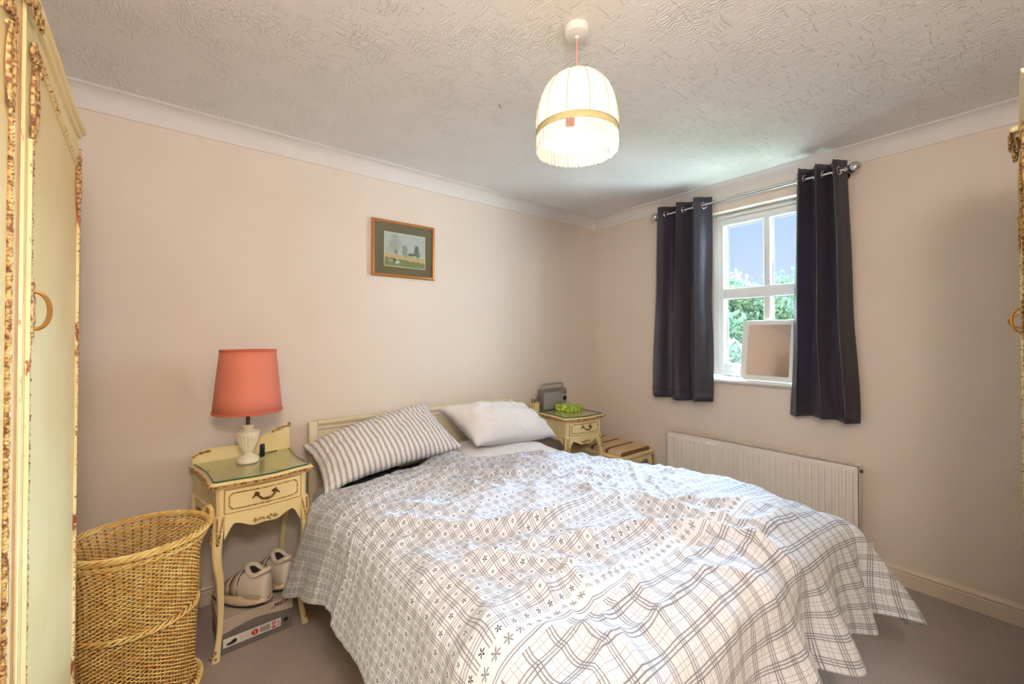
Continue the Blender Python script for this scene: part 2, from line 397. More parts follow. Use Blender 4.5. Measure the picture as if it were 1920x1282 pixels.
# vectorised gradient noise
_rng = np.random.RandomState(7); _perm = _rng.permutation(512); _perm = np.concatenate([_perm, _perm, _perm]); _ang = _rng.rand(512)*2*PI
def pn(x, y, seed=0):
    x = np.asarray(x, float)+seed*17.3; y = np.asarray(y, float)+seed*9.1
    xi = np.floor(x).astype(int); yi = np.floor(y).astype(int); xf = x-xi; yf = y-yi
    u = xf**3*(xf*(xf*6-15)+10); v = yf**3*(yf*(yf*6-15)+10)
    def g(i, j):
        h = _perm[(_perm[(xi+i) % 512]+yi+j) % 512]; return np.cos(_ang[h])*(xf-i)+np.sin(_ang[h])*(yf-j)
    a = g(0, 0)*(1-u)+g(1, 0)*u; b = g(0, 1)*(1-u)+g(1, 1)*u
    return (a*(1-v)+b*v)*1.5
def grid_faces(nu, nv, off=0, wrap=False):
    f = []
    for i in range(nu-1):
        for j in range(nv-1): f.append((off+i*nv+j, off+(i+1)*nv+j, off+(i+1)*nv+j+1, off+i*nv+j+1))
    return f
def text_obj(name, body, size, mat, parent, loc, rot, ext=.0003, sx=1.0, shear=0.0):
    c = bpy.data.curves.new(name, 'FONT'); c.body = body; c.size = size; c.extrude = ext; c.align_x = 'CENTER'; c.align_y = 'CENTER'; c.shear = shear; c.offset = size*.02
    t = bpy.data.objects.new(name, c); COL.objects.link(t); dg = bpy.context.evaluated_depsgraph_get()
    me = bpy.data.meshes.new_from_object(t.evaluated_get(dg)); bpy.data.objects.remove(t)
    me.materials.clear(); me.materials.append(MAT[mat])
    o = bpy.data.objects.new(name, me); COL.objects.link(o); o.parent = parent; o.location = loc; o.rotation_euler = rot; o.scale = (sx, 1, 1)
    return o

# ------------------------------------------------------------------ room shell
XW, YW, XL, YF, ZC, TH = 3.02, 2.568, -.84, -.56, 2.40, .12
WY0, WY1, WZ0, WZ1 = .775, 1.515, 1.02, 2.215       # window opening
XO = XW+.24                                         # outer face of the window wall
struct(MB().box(XL-TH, XW+.24, YF-TH, YW+TH, -.1, 0).build('floor', 'carpet', smooth=False))
struct(MB().box(XL-TH, XW+.24, YF-TH, YW+TH, ZC, ZC+.1).build('ceiling', 'ceiling', smooth=False))
struct(MB().box(XL-TH, XO, YW, YW+TH, 0, ZC).build('wall_back', 'wall', smooth=False))
struct(MB().box(XL-TH, XO, YF-TH, YF, 0, ZC).build('wall_front', 'wall', smooth=False))
struct(MB().box(XL-TH, XL, YF, YW, 0, ZC).build('wall_left', 'wall', smooth=False))
wm = MB().box(XW, XO, YF, WY0, 0, ZC).box(XW, XO, WY1, YW, 0, ZC).box(XW, XO, WY0, WY1, 0, WZ0).box(XW, XO, WY0, WY1, WZ1, ZC)
struct(wm.build('wall_right', 'wall', smooth=False))
def cove_prof(n=8):
    h, p = .092, .072; pts = [(0, -h)]
    pts.append((.004, -h)); cx, cz = p, -h
    for i in range(n+1):
        a = PI-(PI/2)*i/n; pts.append((p+(p-.006)*math.cos(a)*.98, -h+(h-.008)*math.sin(a)))
    pts += [(p, -.004), (p+.003, -.004), (p+.003, 0), (0, 0)]; return pts
def run(prof, a, b, nrm, z, name, mat, mitre=True):
    """extrude profile (out, up) from a to b along a wall with inward normal nrm; mitred ends"""
    a = Vector(a); b = Vector(b); d = (b-a).normalized(); nrm = Vector(nrm); r = []
    for e, s_ in ((a, 1), (b, -1)):
        r.append([(e+nrm*o_+d*(o_*s_ if mitre else 0)).to_tuple()[:2]+(z+u_,) for o_, u_ in prof])
    return struct(MB().loft(r).build(name, mat, angle=25))
cp = cove_prof()
run(cp, (XL, YW, 0), (XW, YW, 0), (0, -1, 0), ZC, 'trim_1', 'cove')
run(cp, (XW, YW, 0), (XW, YF, 0), (-1, 0, 0), ZC, 'trim_2', 'cove')
run(cp, (XW, YF, 0), (XL, YF, 0), (0, 1, 0), ZC, 'trim_3', 'cove')
run(cp, (XL, YF, 0), (XL, YW, 0), (1, 0, 0), ZC, 'trim_4', 'cove')
bp = [(0, 0), (.014, 0), (.014, .066), (.011, .069), (.011, .072), (.014, .075), (.015, .082), (.012, .088), (.006, .092), (.004, .098), (0, .1)]
run(bp, (XL, YW, 0), (XW, YW, 0), (0, -1, 0), 0, 'baseboard_back', 'skirting')
run(bp, (XW, YW, 0), (XW, YF, 0), (-1, 0, 0), 0, 'baseboard_right', 'skirting')
run(bp, (XW, YF, 0), (XL, YF, 0), (0, 1, 0), 0, 'baseboard_front', 'skirting')
run(bp, (XL, YF, 0), (XL, YW, 0), (1, 0, 0), 0, 'baseboard_left', 'skirting')

# ------------------------------------------------------------------ window
XG = XW+.125                                        # plane of the glass
win = bpy.data.objects.new('window_1', None); COL.objects.link(win); win['kind'] = 'structure'; win.location = (XG, (WY0+WY1)/2, WZ0)
cy_, cz_ = (WY0+WY1)/2, WZ0
def wp(mb, name, mat, **k):
    mb.map(lambda p: (p.x-XG, p.y-cy_, p.z-cz_)); return mb.build(name, mat, win, **k)
def ringbox(y0, y1, z0, z1, t, xa, xb, c=.004):
    m = MB()
    m.cbox(xa, xb, y0, y0+t, z0, z1, c); m.cbox(xa, xb, y1-t, y1, z0, z1, c)
    m.cbox(xa, xb, y0+t, y1-t, z0, z0+t, c); m.cbox(xa, xb, y0+t, y1-t, z1-t, z1, c); return m
wp(ringbox(WY0, WY1, WZ0+.022, WZ1, .045, XG-.035, XG+.035), 'outer_frame', 'upvc')
sy0, sy1, sz0, sz1 = WY0+.04, WY1-.04, WZ0+.062, WZ1-.04
wp(ringbox(sy0, sy1, sz0, sz1, .048, XG-.048, XG+.02, .006), 'sash', 'upvc')
py0, py1, pz0, pz1 = sy0+.048, sy1-.048, sz0+.048, sz1-.048
ym = (py0+py1)/2; zm0, zm1 = 1.592, 1.672
wp(MB().cbox(XG-.042, XG+.02, py0, py1, zm0, zm1, .006), 'transom_bar', 'upvc')
for a, b in ((pz0, zm0), (zm1, pz1)):
    wp(MB().cbox(XG-.040, XG+.02, ym-.024, ym+.024, a, b, .006), 'glazing_bar', 'upvc')
    for c, d in ((py0, ym-.024), (ym+.024, py1)):
        wp(MB().box(XG-.004, XG+.004, c, d, a, b), 'pane', 'pane', smooth=False)
        g = MB(); t = .004
        g.box(XG-.008, XG-.004, c, c+t, a, b).box(XG-.008, XG-.004, d-t, d, a, b).box(XG-.008, XG-.004, c, d, a, a+t).box(XG-.008, XG-.004, c, d, b-t, b)
        wp(g, 'gasket', 'black', smooth=False)
wp(MB().cbox(XG-.055, XG-.035, WY0+.10, WY1-.10, WZ1-.034, WZ1-.016, .003), 'trickle_vent', 'upvc')
m = MB().cbox(XG-.058, XG-.048, sy0+.012, sy0+.034, 1.60, 1.66, .002); m.tube([(XG-.06, sy0+.023, 1.64), (XG-.085, sy0+.023, 1.63), (XG-.085, sy0+.023, 1.53)], .007, 8)
wp(m, 'handle', 'upvc')
# sill board with rounded nose
sl = []
for y in (WY0-.035, WY1+.035):
    pr = [(XW-.032, .998), (XW-.040, 1.004), (XW-.043, 1.012), (XW-.040, 1.020), (XW-.032, 1.026), (XW, 1.026), (XW, .998)]
    sl.append([(x, y, z) for x, z in pr])
m = MB().loft(sl); m.box(XW, XG-.03, WY0+.001, WY1-.001, 1.0201, 1.026)
wp(m, 'window_sill', 'gloss_white')

# ------------------------------------------------------------------ garden seen through the window
GZ = -2.7
struct(MB().box(XO+.3, 60, -30, 40, GZ-.1, GZ).build('ground', 'grass', smooth=False))
pathm = MB(); 
for i in range(14):
    x0 = 4.5+i*1.0; pathm.add([(x0, .2*x0+1.2, GZ+.02), (x0+1, .2*(x0+1)+1.2, GZ+.02), (x0+1, .2*(x0+1)+2.8, GZ+.02), (x0, .2*x0+2.8, GZ+.02)], [(0, 1, 2, 3)])
o = struct(pathm.build('trim_5', 'gravel', smooth=False)); o.name = 'garden_path'
def tree(name, label, loc, h, rad, mat, n, leaf, group=None, sq=1.0, seed=0, trunk=.12):
    rng = random.Random(seed); t = thing(name, label, 'tree' if 'tree' in name else 'shrub', loc, 0, group)
    tm = MB(); tm.tube([(0, 0, 0), (.05, .02, h*.3), (-.03, .04, h*.6), (.02, 0, h*.85)], [trunk, trunk*.75, trunk*.5, trunk*.15], 8)
    cl = []
    for i in range(16):
        a = rng.random()*2*PI; e = rng.uniform(-.9, 1); rr = rad*rng.uniform(.35, .8)*math.sqrt(max(.1, 1-e*e*.8))
        c = Vector((rr*math.cos(a), rr*math.sin(a), h*.60+e*h*.34*sq)); cl.append((c, rad*rng.uniform(.28, .5)))
        if i < 8: tm.tube([(0, 0, h*.35), c*.6+Vector((0, 0, h*.15)), c], [trunk*.4, trunk*.25, trunk*.06], 5)
    tm.build('trunk', 'bark', t)
    fm = MB()
    for i in range(n):
        c, r = cl[rng.randrange(len(cl))]; d = Vector((rng.gauss(0, 1), rng.gauss(0, 1), rng.gauss(0, 1))).normalized()
        p = c+d*r*rng.uniform(.55, 1.12); s_ = leaf*rng.uniform(.6, 1.3)
        R = Euler((rng.uniform(-1.3, 1.3), rng.uniform(-1.3, 1.3), rng.uniform(0, 6.28))).to_matrix()
        fm.add([p+R @ Vector(q) for q in ((-s_, 0, 0), (0, -s_*.45, s_*.08), (s_, 0, 0), (0, s_*.45, s_*.08))], [(0, 1, 2, 3)])
    fm.build('foliage', mat, t, smooth=False, kind='stuff')
    return t
tree('leafy_tree', 'tall deep green tree at left of the view through window', (12.0, 7.35, GZ), 6.6, 1.5, 'leaf_dark', 5000, .12, seed=1)
tree('leafy_tree', 'broad mid green tree in the middle of window view', (16.5, 7.6, GZ), 5.9, 2.6, 'leaf_mid', 7000, .13, seed=2)
tree('leafy_tree', 'rounded green tree rising behind right window panes', (18.0, 5.0, GZ), 6.5, 2.4, 'leaf_mid', 6000, .13, seed=3)
tree('flowering_shrub', 'silvery white leaved shrub low in the left window pane', (9.2, 4.75, GZ), 4.3, 1.15, 'leaf_pale', 6000, .07, seed=4, trunk=.06)
tree('leafy_shrub', 'dark green shrub under the silvery one, window bottom left', (8.2, 3.7, GZ), 2.7, 1.3, 'leaf_dark', 4500, .08, seed=5, trunk=.06)
tree('leafy_shrub', 'mid green shrub behind the framed mirror outside', (11.0, 4.3, GZ), 4.5, 1.7, 'leaf_mid', 6000, .10, seed=6, trunk=.07)
tree('leafy_tree', 'pale green distant tree on the skyline between panes', (26.0, 11.0, GZ), 7.2, 3.4, 'leaf_pale', 6000, .18, seed=8)
m = MB(); m.tube([(0, 0, 0), (0, 0, 6.0), (0, .04, 8.4)], [.05, .045, .03], 8); m.blob((0, .04, 8.42), .05)
o = m.build('garden_pole', 'pole'); o.location = (11.4, 3.42, GZ); tag(o, 'tall thin dark green pole outside beside right curtain', 'pole')

# ------------------------------------------------------------------ radiator
RX, RY0, RY1, RZ0, RZ1 = 2.925, .63, 1.785, .12, .605
rad = thing('panel_radiator', 'white ribbed panel radiator on the wall below the window', 'radiator', (XW, (RY0+RY1)/2, RZ0))
def rp_(mb, name, mat, par=rad, **k): mb.map(lambda p: (p.x-XW, p.y-(RY0+RY1)/2, p.z-RZ0)); return mb.build(name, mat, par, **k)
NR = 35; pitch = (RY1-RY0-.03)/NR
# pressed front panel: flat field with raised flutes that taper in at top and bottom
ys = []; dep = []
for i in range(NR):
    y = RY0+.015+i*pitch
    ys += [y, y+pitch*.22, y+pitch*.34, y+pitch*.78, y+pitch*.90]; dep += [0, 0, 1, 1, 0]
ys = [RY0]+ys+[RY1]; dep = [0]+dep+[0]
zz = [RZ0, RZ0+.028, RZ0+.040, RZ1-.040, RZ1-.028, RZ1]; zf = [0, 0, 1, 1, 0, 0]
m = MB(); v = [(RX+.007*(1-dep[i]*0)-(0 if False else .007*dep[i]*zf[j]), ys[i], zz[j]) for i in range(len(ys)) for j in range(6)]
m.add(v, grid_faces(len(ys), 6))
rp_(m, 'front_panel', 'radiator', angle=20)
rp_(MB().cbox(RX+.012, RX+.060, RY0, RY0+.012, RZ0+.006, RZ1, .003).cbox(RX+.007, RX+.062, RY0-.001, RY0+.004, RZ0, RZ1+.002, .001), 'side_panel', 'radiator')
rp_(MB().cbox(RX+.012, RX+.060, RY1-.012, RY1, RZ0+.006, RZ1, .003), 'side_panel', 'radiator')
m = MB().box(RX+.007, RX+.012, RY0, RY1, RZ1-.004, RZ1+.003).box(RX+.056, RX+.061, RY0, RY1, RZ1-.004, RZ1+.003)
for i in range(60): y = RY0+.015+i*(RY1-RY0-.03)/59; m.box(RX+.012, RX+.056, y-.003, y+.003, RZ1-.002, RZ1+.001)
rp_(m, 'top_grille', 'radiator', smooth=False)
rp_(MB().box(RX+.045, RX+.05, RY0+.012, RY1-.012, RZ0+.01, RZ1-.006), 'back_panel', 'radiator', smooth=False)
m = MB().tube([(RX+.035, RY0+.002, RZ1-.03), (RX+.035, RY0-.014, RZ1-.03)], .009, 8); rp_(m, 'bleed_valve', 'brown_metal')
m = MB().tube([(RX+.035, RY0, RZ0+.03), (RX+.035, RY0-.045, RZ0+.03)], .010, 8).tube([(RX+.035, RY0-.045, RZ0+.045), (RX+.035, RY0-.045, 0.003)], .008, 8).tube([(RX+.035, RY0-.045, RZ0+.03), (RX+.035, RY0-.045, RZ0+.075)], .015, 10)
rp_(m, 'valve', 'gloss_white')
for y in (RY0+.15, RY1-.15): rp_(MB().box(RX+.05, XW, y-.015, y+.015, RZ0+.05, RZ1-.06), 'bracket', 'radiator', smooth=False)

# ------------------------------------------------------------------ curtain pole and curtains
PX, PZ = 2.925, 2.262
pole = thing('curtain_pole', 'thin chrome curtain pole with ball end above the window', 'curtain pole', (PX, 1.2, PZ))
m = MB().tube([(0, -.535, 0), (0, .645, 0)], .0085, 12); m.build('rod', 'chrome', pole)
for s_, y in ((-1, -.535), (1, .645)):
    f = MB(); f.lathe([(.006, -.012), (.014, -.010), (.011, -.004), (.009, 0), (.018, .006)], 16)
    pr = [(.032*math.sin(PI*i/12), -.032*math.cos(PI*i/12)) for i in range(13)]; f.lathe([(max(r, .0005), z+.034) for r, z in pr], 20)
    f.map(lambda p: (p.x, p.z*s_, p.y)); fo = f.build('finial', 'chrome', pole); fo.location = (0, y, 0)
for y in (-.505, .61):
    m = MB().tube([(0, y, -.012), (.05, y, -.012), (XW-PX, y, -.012)], .006, 8).tube([(XW-PX-.006, y, -.012), (XW-PX, y, -.012)], .024, 16)
    m.build('bracket', 'chrome', pole)
def curtain(label, ya_t, yb_t, ya_b, yb_b, zt, zb, nf, amp, seed, skew=0.0, widths=None):
    """ya = window-pole end far side, yb = near side; folds run down"""
    t = thing('eyelet_curtain', label, 'curtain', (PX, (ya_t+yb_t)/2, zb), 0)
    U, V = nf*28+1, 46; P = np.zeros((U, V, 3))
    u = np.linspace(0, 1, U)[:, None]; v = np.linspace(0, 1, V)[None, :]
    ph = u*nf*2*PI+.25*np.sin(u*9+seed)
    a = amp*(1-.18*v)*(1+.25*pn(u*5, v*1.2, seed)); 
    sharp = np.sign(np.cos(ph))*np.abs(np.cos(ph))**.7
    yt = ya_t+(yb_t-ya_t)*u; yb = ya_b+(yb_b-ya_b)*u
    vv = v**1.1
    Y = yt*(1-vv)+yb*vv+.010*np.sin(2*ph)*(1+.4*v)+.012*pn(u*4+3, v*3, seed+1)*v
    X = a*sharp+.010*pn(u*7, v*2.4, seed+2)*v
    X = np.clip(X, -.085, .070)
    Z = zt-(zt-zb)*v+.004*np.cos(ph)*(v < .01)+.006*np.sin(u*7+seed)*v
    P[..., 0] = X; P[..., 1] = Y-(ya_t+yb_t)/2; P[..., 2] = Z-zb
    m = MB(); m.v = [tuple(p) for p in P.reshape(-1, 3)]; m.f = grid_faces(U, V); m.mi = [0]*len(m.f)
    o = m.build('cloth', 'curtain', t, angle=180)
    md = o.modifiers.new('thick', 'SOLIDIFY'); md.thickness = .0025
    # hem band
    h = MB(); k0 = int(V*.955); vs = []
    for i in range(U):
        for j in (k0, V-1): p = P[i, j]; vs.append((p[0]-.0022, p[1], p[2]-(.0006 if j == V-1 else 0)))
    h.v = vs; h.f = grid_faces(U, 2); h.mi = [0]*len(h.f); ho = h.build('hem', 'curtain', t, angle=180); md = ho.modifiers.new('thick', 'SOLIDIFY'); md.thickness = .0012
    # eyelets where the cloth crosses the pole
    for k in range(2*nf):
        i = min(U-1, max(0, int(round(((k+.5)/(2*nf))*(U-1))))); best = min(range(max(0, i-12), min(U, i+12)), key=lambda q: abs(P[q, 2, 0]))
        p = P[best, 2]; q = P[min(best+1, U-1), 2]; tx, ty = q[0]-p[0], q[1]-p[1]; L = math.hypot(tx, ty) or 1; tx /= L; ty /= L
        e = MB(); e.tube([(p[0]+.021*math.cos(A)*tx, p[1]+.021*math.cos(A)*ty, PZ-zb+.021*math.sin(A)) for A in [2*PI*g/18 for g in range(18)]], .0042, 6, closed=True)
        e.build('eyelet', 'chrome', t)
    return t
curtain('short dark slate curtain at the left side of the window', 1.885, 1.455, 1.935, 1.452, 2.322, .855, 3, .056, 1)
curtain('short dark slate curtain at the right side of window', .925, .675, .962, .625, 2.325, .845, 3, .058, 5)

# ------------------------------------------------------------------ vanity mirror on the sill
mir = thing('tabletop_mirror', 'white framed mirror leaning on the sill against the window', 'mirror', (XG-.110, 1.125, 1.0275))
mir.rotation_euler = (0, math.radians(8), math.radians(-2))
def rrect(w_, h_, r, n=5):
    pts = []
    for cx, cy, a0 in ((w_/2-r, h_-r, 0), (-w_/2+r, h_-r, PI/2), (-w_/2+r, r, PI), (w_/2-r, r, 1.5*PI)):
        for i in range(n+1): a = a0+PI/2*i/n; pts.append((cx+r*math.cos(a), cy+r*math.sin(a)))
    return pts
MW, MH = .335, .408
o1 = rrect(MW, MH, .03); i1 = [(x*(MW-.076)/MW, .034+(y)*(MH-.068)/MH) for x, y in rrect(MW, MH, .012)]
n_ = len(o1); m = MB()
rg = [[(-.0, x, y) for x, y in o1], [(-.014, x*.985, y*.985+.003) for x, y in o1], [(-.014, x*1.02, (y-MH/2)*1.02+MH/2) for x, y in i1], [(-.006, x, y) for x, y in i1]]
m.loft(rg, cap=False); m.build('frame', 'gloss_white', mir)
m = MB(); m.add([(-.006, x, y) for x, y in i1], [tuple(range(n_))]); m.build('glass', 'mirror', mir, smooth=False)
m = MB(); m.add([(0.0005, x, y) for x, y in o1], [tuple(range(n_))]); m.build('back_board', 'cream_plastic', mir, smooth=False)

# ------------------------------------------------------------------ bed
BX0, BX1, BY0, BY1 = .565, 1.965, .555, 2.485
bed = thing('double_bed', 'double bed with cream panelled headboard against the back wall', 'bed', ((BX0+BX1)/2, BY0, 0))
def bp_(mb, name, mat, par=bed, **k): mb.map(lambda p: (p.x-(BX0+BX1)/2, p.y-BY0, p.z)); return mb.build(name, mat, par, **k)
bp_(MB().cbox(BX0+.01, BX1-.01, BY0+.01, BY1, .05, .30, .02), 'divan_base', 'box_lid')
for x in (BX0+.08, BX1-.08):
    for y in (BY0+.08, BY1-.12): bp_(MB().lathe([(.02, 0), (.022, .03), (.022, .06)], 12, (x, y, 0)), 'foot', 'black')
bp_(MB().cbox(BX0, BX1, BY0, BY1, .301, .50, .035), 'mattress', 'cotton')
hb = MB(); HX0, HX1, HZ = .552, 1.978, .856; HY0, HY1 = 2.49, 2.525
hb.cbox(HX0, HX0+.045, HY0-.004, HY1, .12, HZ-.006, .004).cbox(HX1-.045, HX1, HY0-.004, HY1, .12, HZ-.006, .004)
hb.box(HX0+.045, HX1-.045, HY0+.010, HY1, .3, HZ-.02)
hb.cbox(HX0+.045, HX1-.045, HY0, HY1, HZ-.028, HZ, .004).cbox(HX0+.045, HX1-.045, HY0+.003, HY0+.012, HZ-.052, HZ-.040, .003)
bp_(hb, 'headboard', 'cream_pale' if 'cream_pale' in MAT else 'ivory')

# pillows
def pillow(name, label, C, thick, mat, seed, length, width, wr=.008, sag=.0, hollow=False, group=None, bulge=.0):
    """C = corners TL, TR, BL, BR in world space (top edge near headboard)"""
    TL, TR, BL, BR = [np.array(c, float) for c in C]; U, V = 70, 46
    cen = (TL+TR+BL+BR)/4
    u = np.linspace(0, 1, U)[:, None, None]; v = np.linspace(0, 1, V)[None, :, None]
    base = (TL*(1-u)+TR*u)*(1-v)+(BL*(1-u)+BR*u)*v
    nrm = np.cross(BR-TL, TR-BL); nrm = nrm/np.linalg.norm(nrm)
    if nrm[2] < 0: nrm = -nrm
    uu = u[..., 0]*2-1; v2 = v[..., 0]*2-1
    # pinched edges: pull mid sides inwards a little
    ax = (TR-TL+BR-BL)/2; ay = (BL-TL+BR-TR)/2
    base = base-(ax*.035)[None, None]*(np.sign(uu)*(1-v2**2)*np.abs(uu)**3)[..., None]-(ay*.03)[None, None]*(np.sign(v2)*(1-uu**2)*np.abs(v2)**3)[..., None]
    prof = ((1-np.abs(uu)**3.0)*(1-np.abs(v2)**2.6))
    prof = np.clip(prof, 0, 1)**.55
    w1 = pn(uu*3.2+v2*1.0, v2*2.2, seed); w2 = 1-np.abs(pn(uu*5+1.5*w1, v2*1.6+uu, seed+3))*2
    wrk = wr*(w1*1.0+w2*1.0)*prof
    edge = .010*pn(uu*6, v2*6, seed+7)
    top = base+nrm*((thick*.62*prof+wrk+bulge*prof*0)[..., None])+nrm*edge[..., None]*(1-prof)[..., None]
    bot = base-nrm*((thick*.38*prof)[..., None])+nrm*edge[..., None]*(1-prof)[..., None]
    top[..., 2] -= sag*(uu**2)*(uu < 0)
    bot[..., 2] -= sag*(uu**2)*(uu < 0)
    V3 = np.concatenate([top.reshape(-1, 3), bot.reshape(-1, 3)])-cen
    m = MB(); m.v = [tuple(p) for p in V3]; f1 = grid_faces(U, V); f2 = [q[::-1] for q in grid_faces(U, V, U*V)]; m.f = f1+f2
    for i in range(U-1):
        for j, s_ in ((0, 1), (V-1, -1)):
            q = (i*V+j, (i+1)*V+j, U*V+(i+1)*V+j, U*V+i*V+j); m.f.append(q)
    for j in range(V-1):
        for i in (0, U-1): m.f.append((i*V+j, i*V+j+1, U*V+i*V+j+1, U*V+i*V+j))
    m.mi = [0]*len(m.f)
    uvs = np.stack([np.broadcast_to(uu*length/2, (U, V)), np.broadcast_to(v2*width/2, (U, V))], -1).reshape(-1, 2); uvs = np.concatenate([uvs, uvs])
    o = m.build(name, mat, None, angle=180, uv=uvs); o.location = tuple(cen)
    return tag(o, label, 'pillow', group), (TL, TR, BL, BR, nrm, cen)
pillow('pillow', 'lower white pillow lying flat under the other white one', [(1.20, 2.47, .575), (1.99, 2.47, .575), (1.22, 2.02, .565), (2.02, 2.03, .545)], .10, 'cotton', 11, .75, .45, .006)
_, (TL, TR, BL, BR, nr, cen) = pillow('pillow', 'upper white pillow propped against the headboard at right', [(1.30, 2.405, .860), (2.02, 2.42, .790), (1.39, 2.10, .665), (2.09, 2.13, .615)], .20, 'cotton', 21, .75, .48, .014)
pillow('striped_pillow', 'grey and white striped pillow propped against headboard at left', [(.50, 2.40, .775), (1.205, 2.40, .905), (.53, 2.10, .605), (1.30, 2.10, .675)], .15, 'stripe', 31, .74, .48, .009, sag=.03)
# bunched black garment and folded sheet under the striped pillow
def clump(name, label, cat, mat, c, r, seed, rz=0):
    n, m_ = 40, 20; V = []
    for i in range(m_+1):
        for k in range(n):
            ph = PI*i/m_; th = 2*PI*k/n
            rr = 1+.35*float(pn(3*math.cos(th)+ph*2, 3*math.sin(th), seed))+.12*float(pn(9*math.cos(th)+ph*5, 9*math.sin(th), seed+2))
            V.append((math.sin(ph)*math.cos(th)*r[0]*rr, math.sin(ph)*math.sin(th)*r[1]*rr, max(-r[2]*.8, math.cos(ph)*r[2]*rr)))
    m = MB(); m.v = V; m.f = [(i*n+k, (i+1)*n+k, (i+1)*n+(k+1) % n, i*n+(k+1) % n) for i in range(m_) for k in range(n)]; m.mi = [0]*len(m.f)
    o = m.build(name, mat, None, angle=180); o.location = c; o.rotation_euler = (0, 0, rz); return tag(o, label, cat)
clump('folded_garment', 'black garment bunched up underneath the striped pillow', 'clothing', 'black_cloth', (.88, 2.20, .548), (.25, .11, .05), 3, .15)

# duvet
def make_duvet():
    OL, OR, OF = .36, .34, .40; W = BX1-BX0
    U, V = 330, 340
    a = np.linspace(-OL, W+OR, U)[:, None]+np.zeros((1, V)); bt = np.linspace(0, 1, V)[None, :]+np.zeros((U, 1))
    # head hem line (world y) as a function of a
    xk = [-.36, 0.0, .10, .30, .55, .68, .78, .90, 1.05, 1.30, 1.50, 1.75]
    yk = [2.12, 2.12, 2.12, 2.14, 2.17, 2.20, 2.10, 2.00, 1.96, 2.02, 2.06, 2.02]
    top = np.interp(a, xk, yk); ker = 1
    for _ in range(6): top = (np.roll(top, 1, 0)+2*top+np.roll(top, -1, 0))/4; top[0] = 2.12; top[-1] = 2.02
    b = -OF+(top-BY0+OF)*bt
    long = .07*sstep(1.0, 1.6, b)                    # hangs lower on the left near the head
    dxl = np.maximum(0, -a)*(1+long/.36*1.2); dxr = np.maximum(0, a-W); dy = np.maximum(0, -b)
    dx = dxl+dxr; sx = np.where(a < 0, -1, 1)
    d = np.hypot(dx, dy)+1e-9; nx = sx*dx/d; ny = -dy/d
    # drape curve
    L = np.linspace(0, .75, 400); th = np.radians(74)*sstep(-.05, .17, L); dl = L[1]-L[0]
    out = np.cumsum(np.cos(th))*dl; drp = np.cumsum(np.sin(th))*dl
    od = np.interp(d, L, out); dd = np.interp(d, L, drp)
    corner = (dx > 0)*(dy > 0)*np.sin(2*np.arctan2(dy, dx+1e-9))
    od = od*(1+.50*corner); dd = dd*(1-.16*corner)
    X = BX0+np.clip(a, 0, W)+nx*od; Y = BY0+np.maximum(b, 0)+ny*od
    cx = (np.clip(a, 0, W)/W*2-1); by = np.maximum(b, 0)
    T = .535+.115*sstep(1.65, .9, by)*1.0+.02*sstep(1.2, .5, by)-.035*sstep(.35, 0, by)
    T = T+.045*(1-cx**2)-.012*cx-.045*sstep(.3, 1.0, cx)*sstep(.3, 1.0, by)
    T += .05*np.exp(-((X-1.22)/.10)**2-((Y-2.14)/.13)**2)
    Z = T-dd
    # wrinkles, running mostly from the head-left to the foot-right
    p = X*.80-Y*.60; q = X*.60+Y*.80
    wx = pn(X*1.7, Y*1.7, 2)*.16; wy = pn(X*1.9, Y*1.9, 5)*.16
    r1 = 1-np.abs(pn((p+wx)*1.3, (q+wy)*4.8, 9))*2.2
    r2 = 1-np.abs(pn((p*.9+q*.5+wy)*2.3, (q-p*.35+wx)*9.5, 13))*2.2
    r3 = pn((p+wx)*3.0, (q+wy*1.2)*15, 17)
    r4 = 1-np.abs(pn((p*.3-q*.9+wx)*2.0, (q*.4+p+wy)*6.0, 23))*2.2
    sharp = lambda r: np.clip(r, 0, 1)**1.6
    h = .027*sharp(r1)+.010*sharp(r2)+.003*r3+.009*sharp(r4)
    h *= 1.35*(1-.55*sstep(.55, 1.0, cx))
    flat = 1-sstep(0, .22, d)
    h *= (.30+.70*flat)
    edge = sstep(1.0, .90, bt)
    Z = Z+h*(.35+.65*flat)*np.clip(edge+.4, 0, 1)
    # folds in the hanging part
    s = np.where(dx > dy, b*1.0*sx, a)+.35*np.arctan2(dy, dx+1e-9)*(dx > 0)*(dy > 0)
    s = np.where(dy > 0, a+.0, b*1.15+ (3 if True else 0))
    angc = np.arctan2(dy, dx+1e-9)
    s = np.where((dx > 0) & (dy > 0), np.where(sx > 0, W+.5*(PI/2-angc), -.5*(PI/2-angc)), np.where(dy > 0, a, np.where(sx > 0, W+.5*PI/2+b, -.5*PI/2-b)))
    fold = np.sin(s*19+2.6*pn(s*2.2, d*2, 31)+d*3)*.55+.75*pn(s*5.0, d*1.2, 37)
    fa = (.012+.030*sstep(-.05, .15, dy)+.018*(sx > 0))*sstep(.06, .42, d)
    X = X+nx*fold*fa+ny*0; Y = Y+ny*fold*fa
    hk = .8*sstep(.0, .12, d); X += nx*h*hk; Y += ny*h*hk
    Z -= .008*np.sin(s*19+1)*sstep(.25, .45, d)
    # end nearest the pillow lies rumpled
    Z += .018*np.exp(-((bt-1)/.02)**2)*(flat)
    Z = np.maximum(Z, .03)
    P = np.stack([X-1.25, Y-1.3, Z], -1).reshape(-1, 3)
    m = MB(); m.v = [tuple(x) for x in P.tolist()]; m.f = grid_faces(U, V); m.mi = [0]*len(m.f)
    uv = np.stack([a+.01, b], -1).reshape(-1, 2)
    o = m.build('duvet', 'duvet', None, angle=180, uv=uv); o.location = (1.25, 1.3, 0)
    md = o.modifiers.new('thick', 'SOLIDIFY'); md.thickness = .012; md.offset = -1
    tag(o, 'rumpled blue and white checked duvet with sprig border over the bed', 'duvet')
make_duvet()

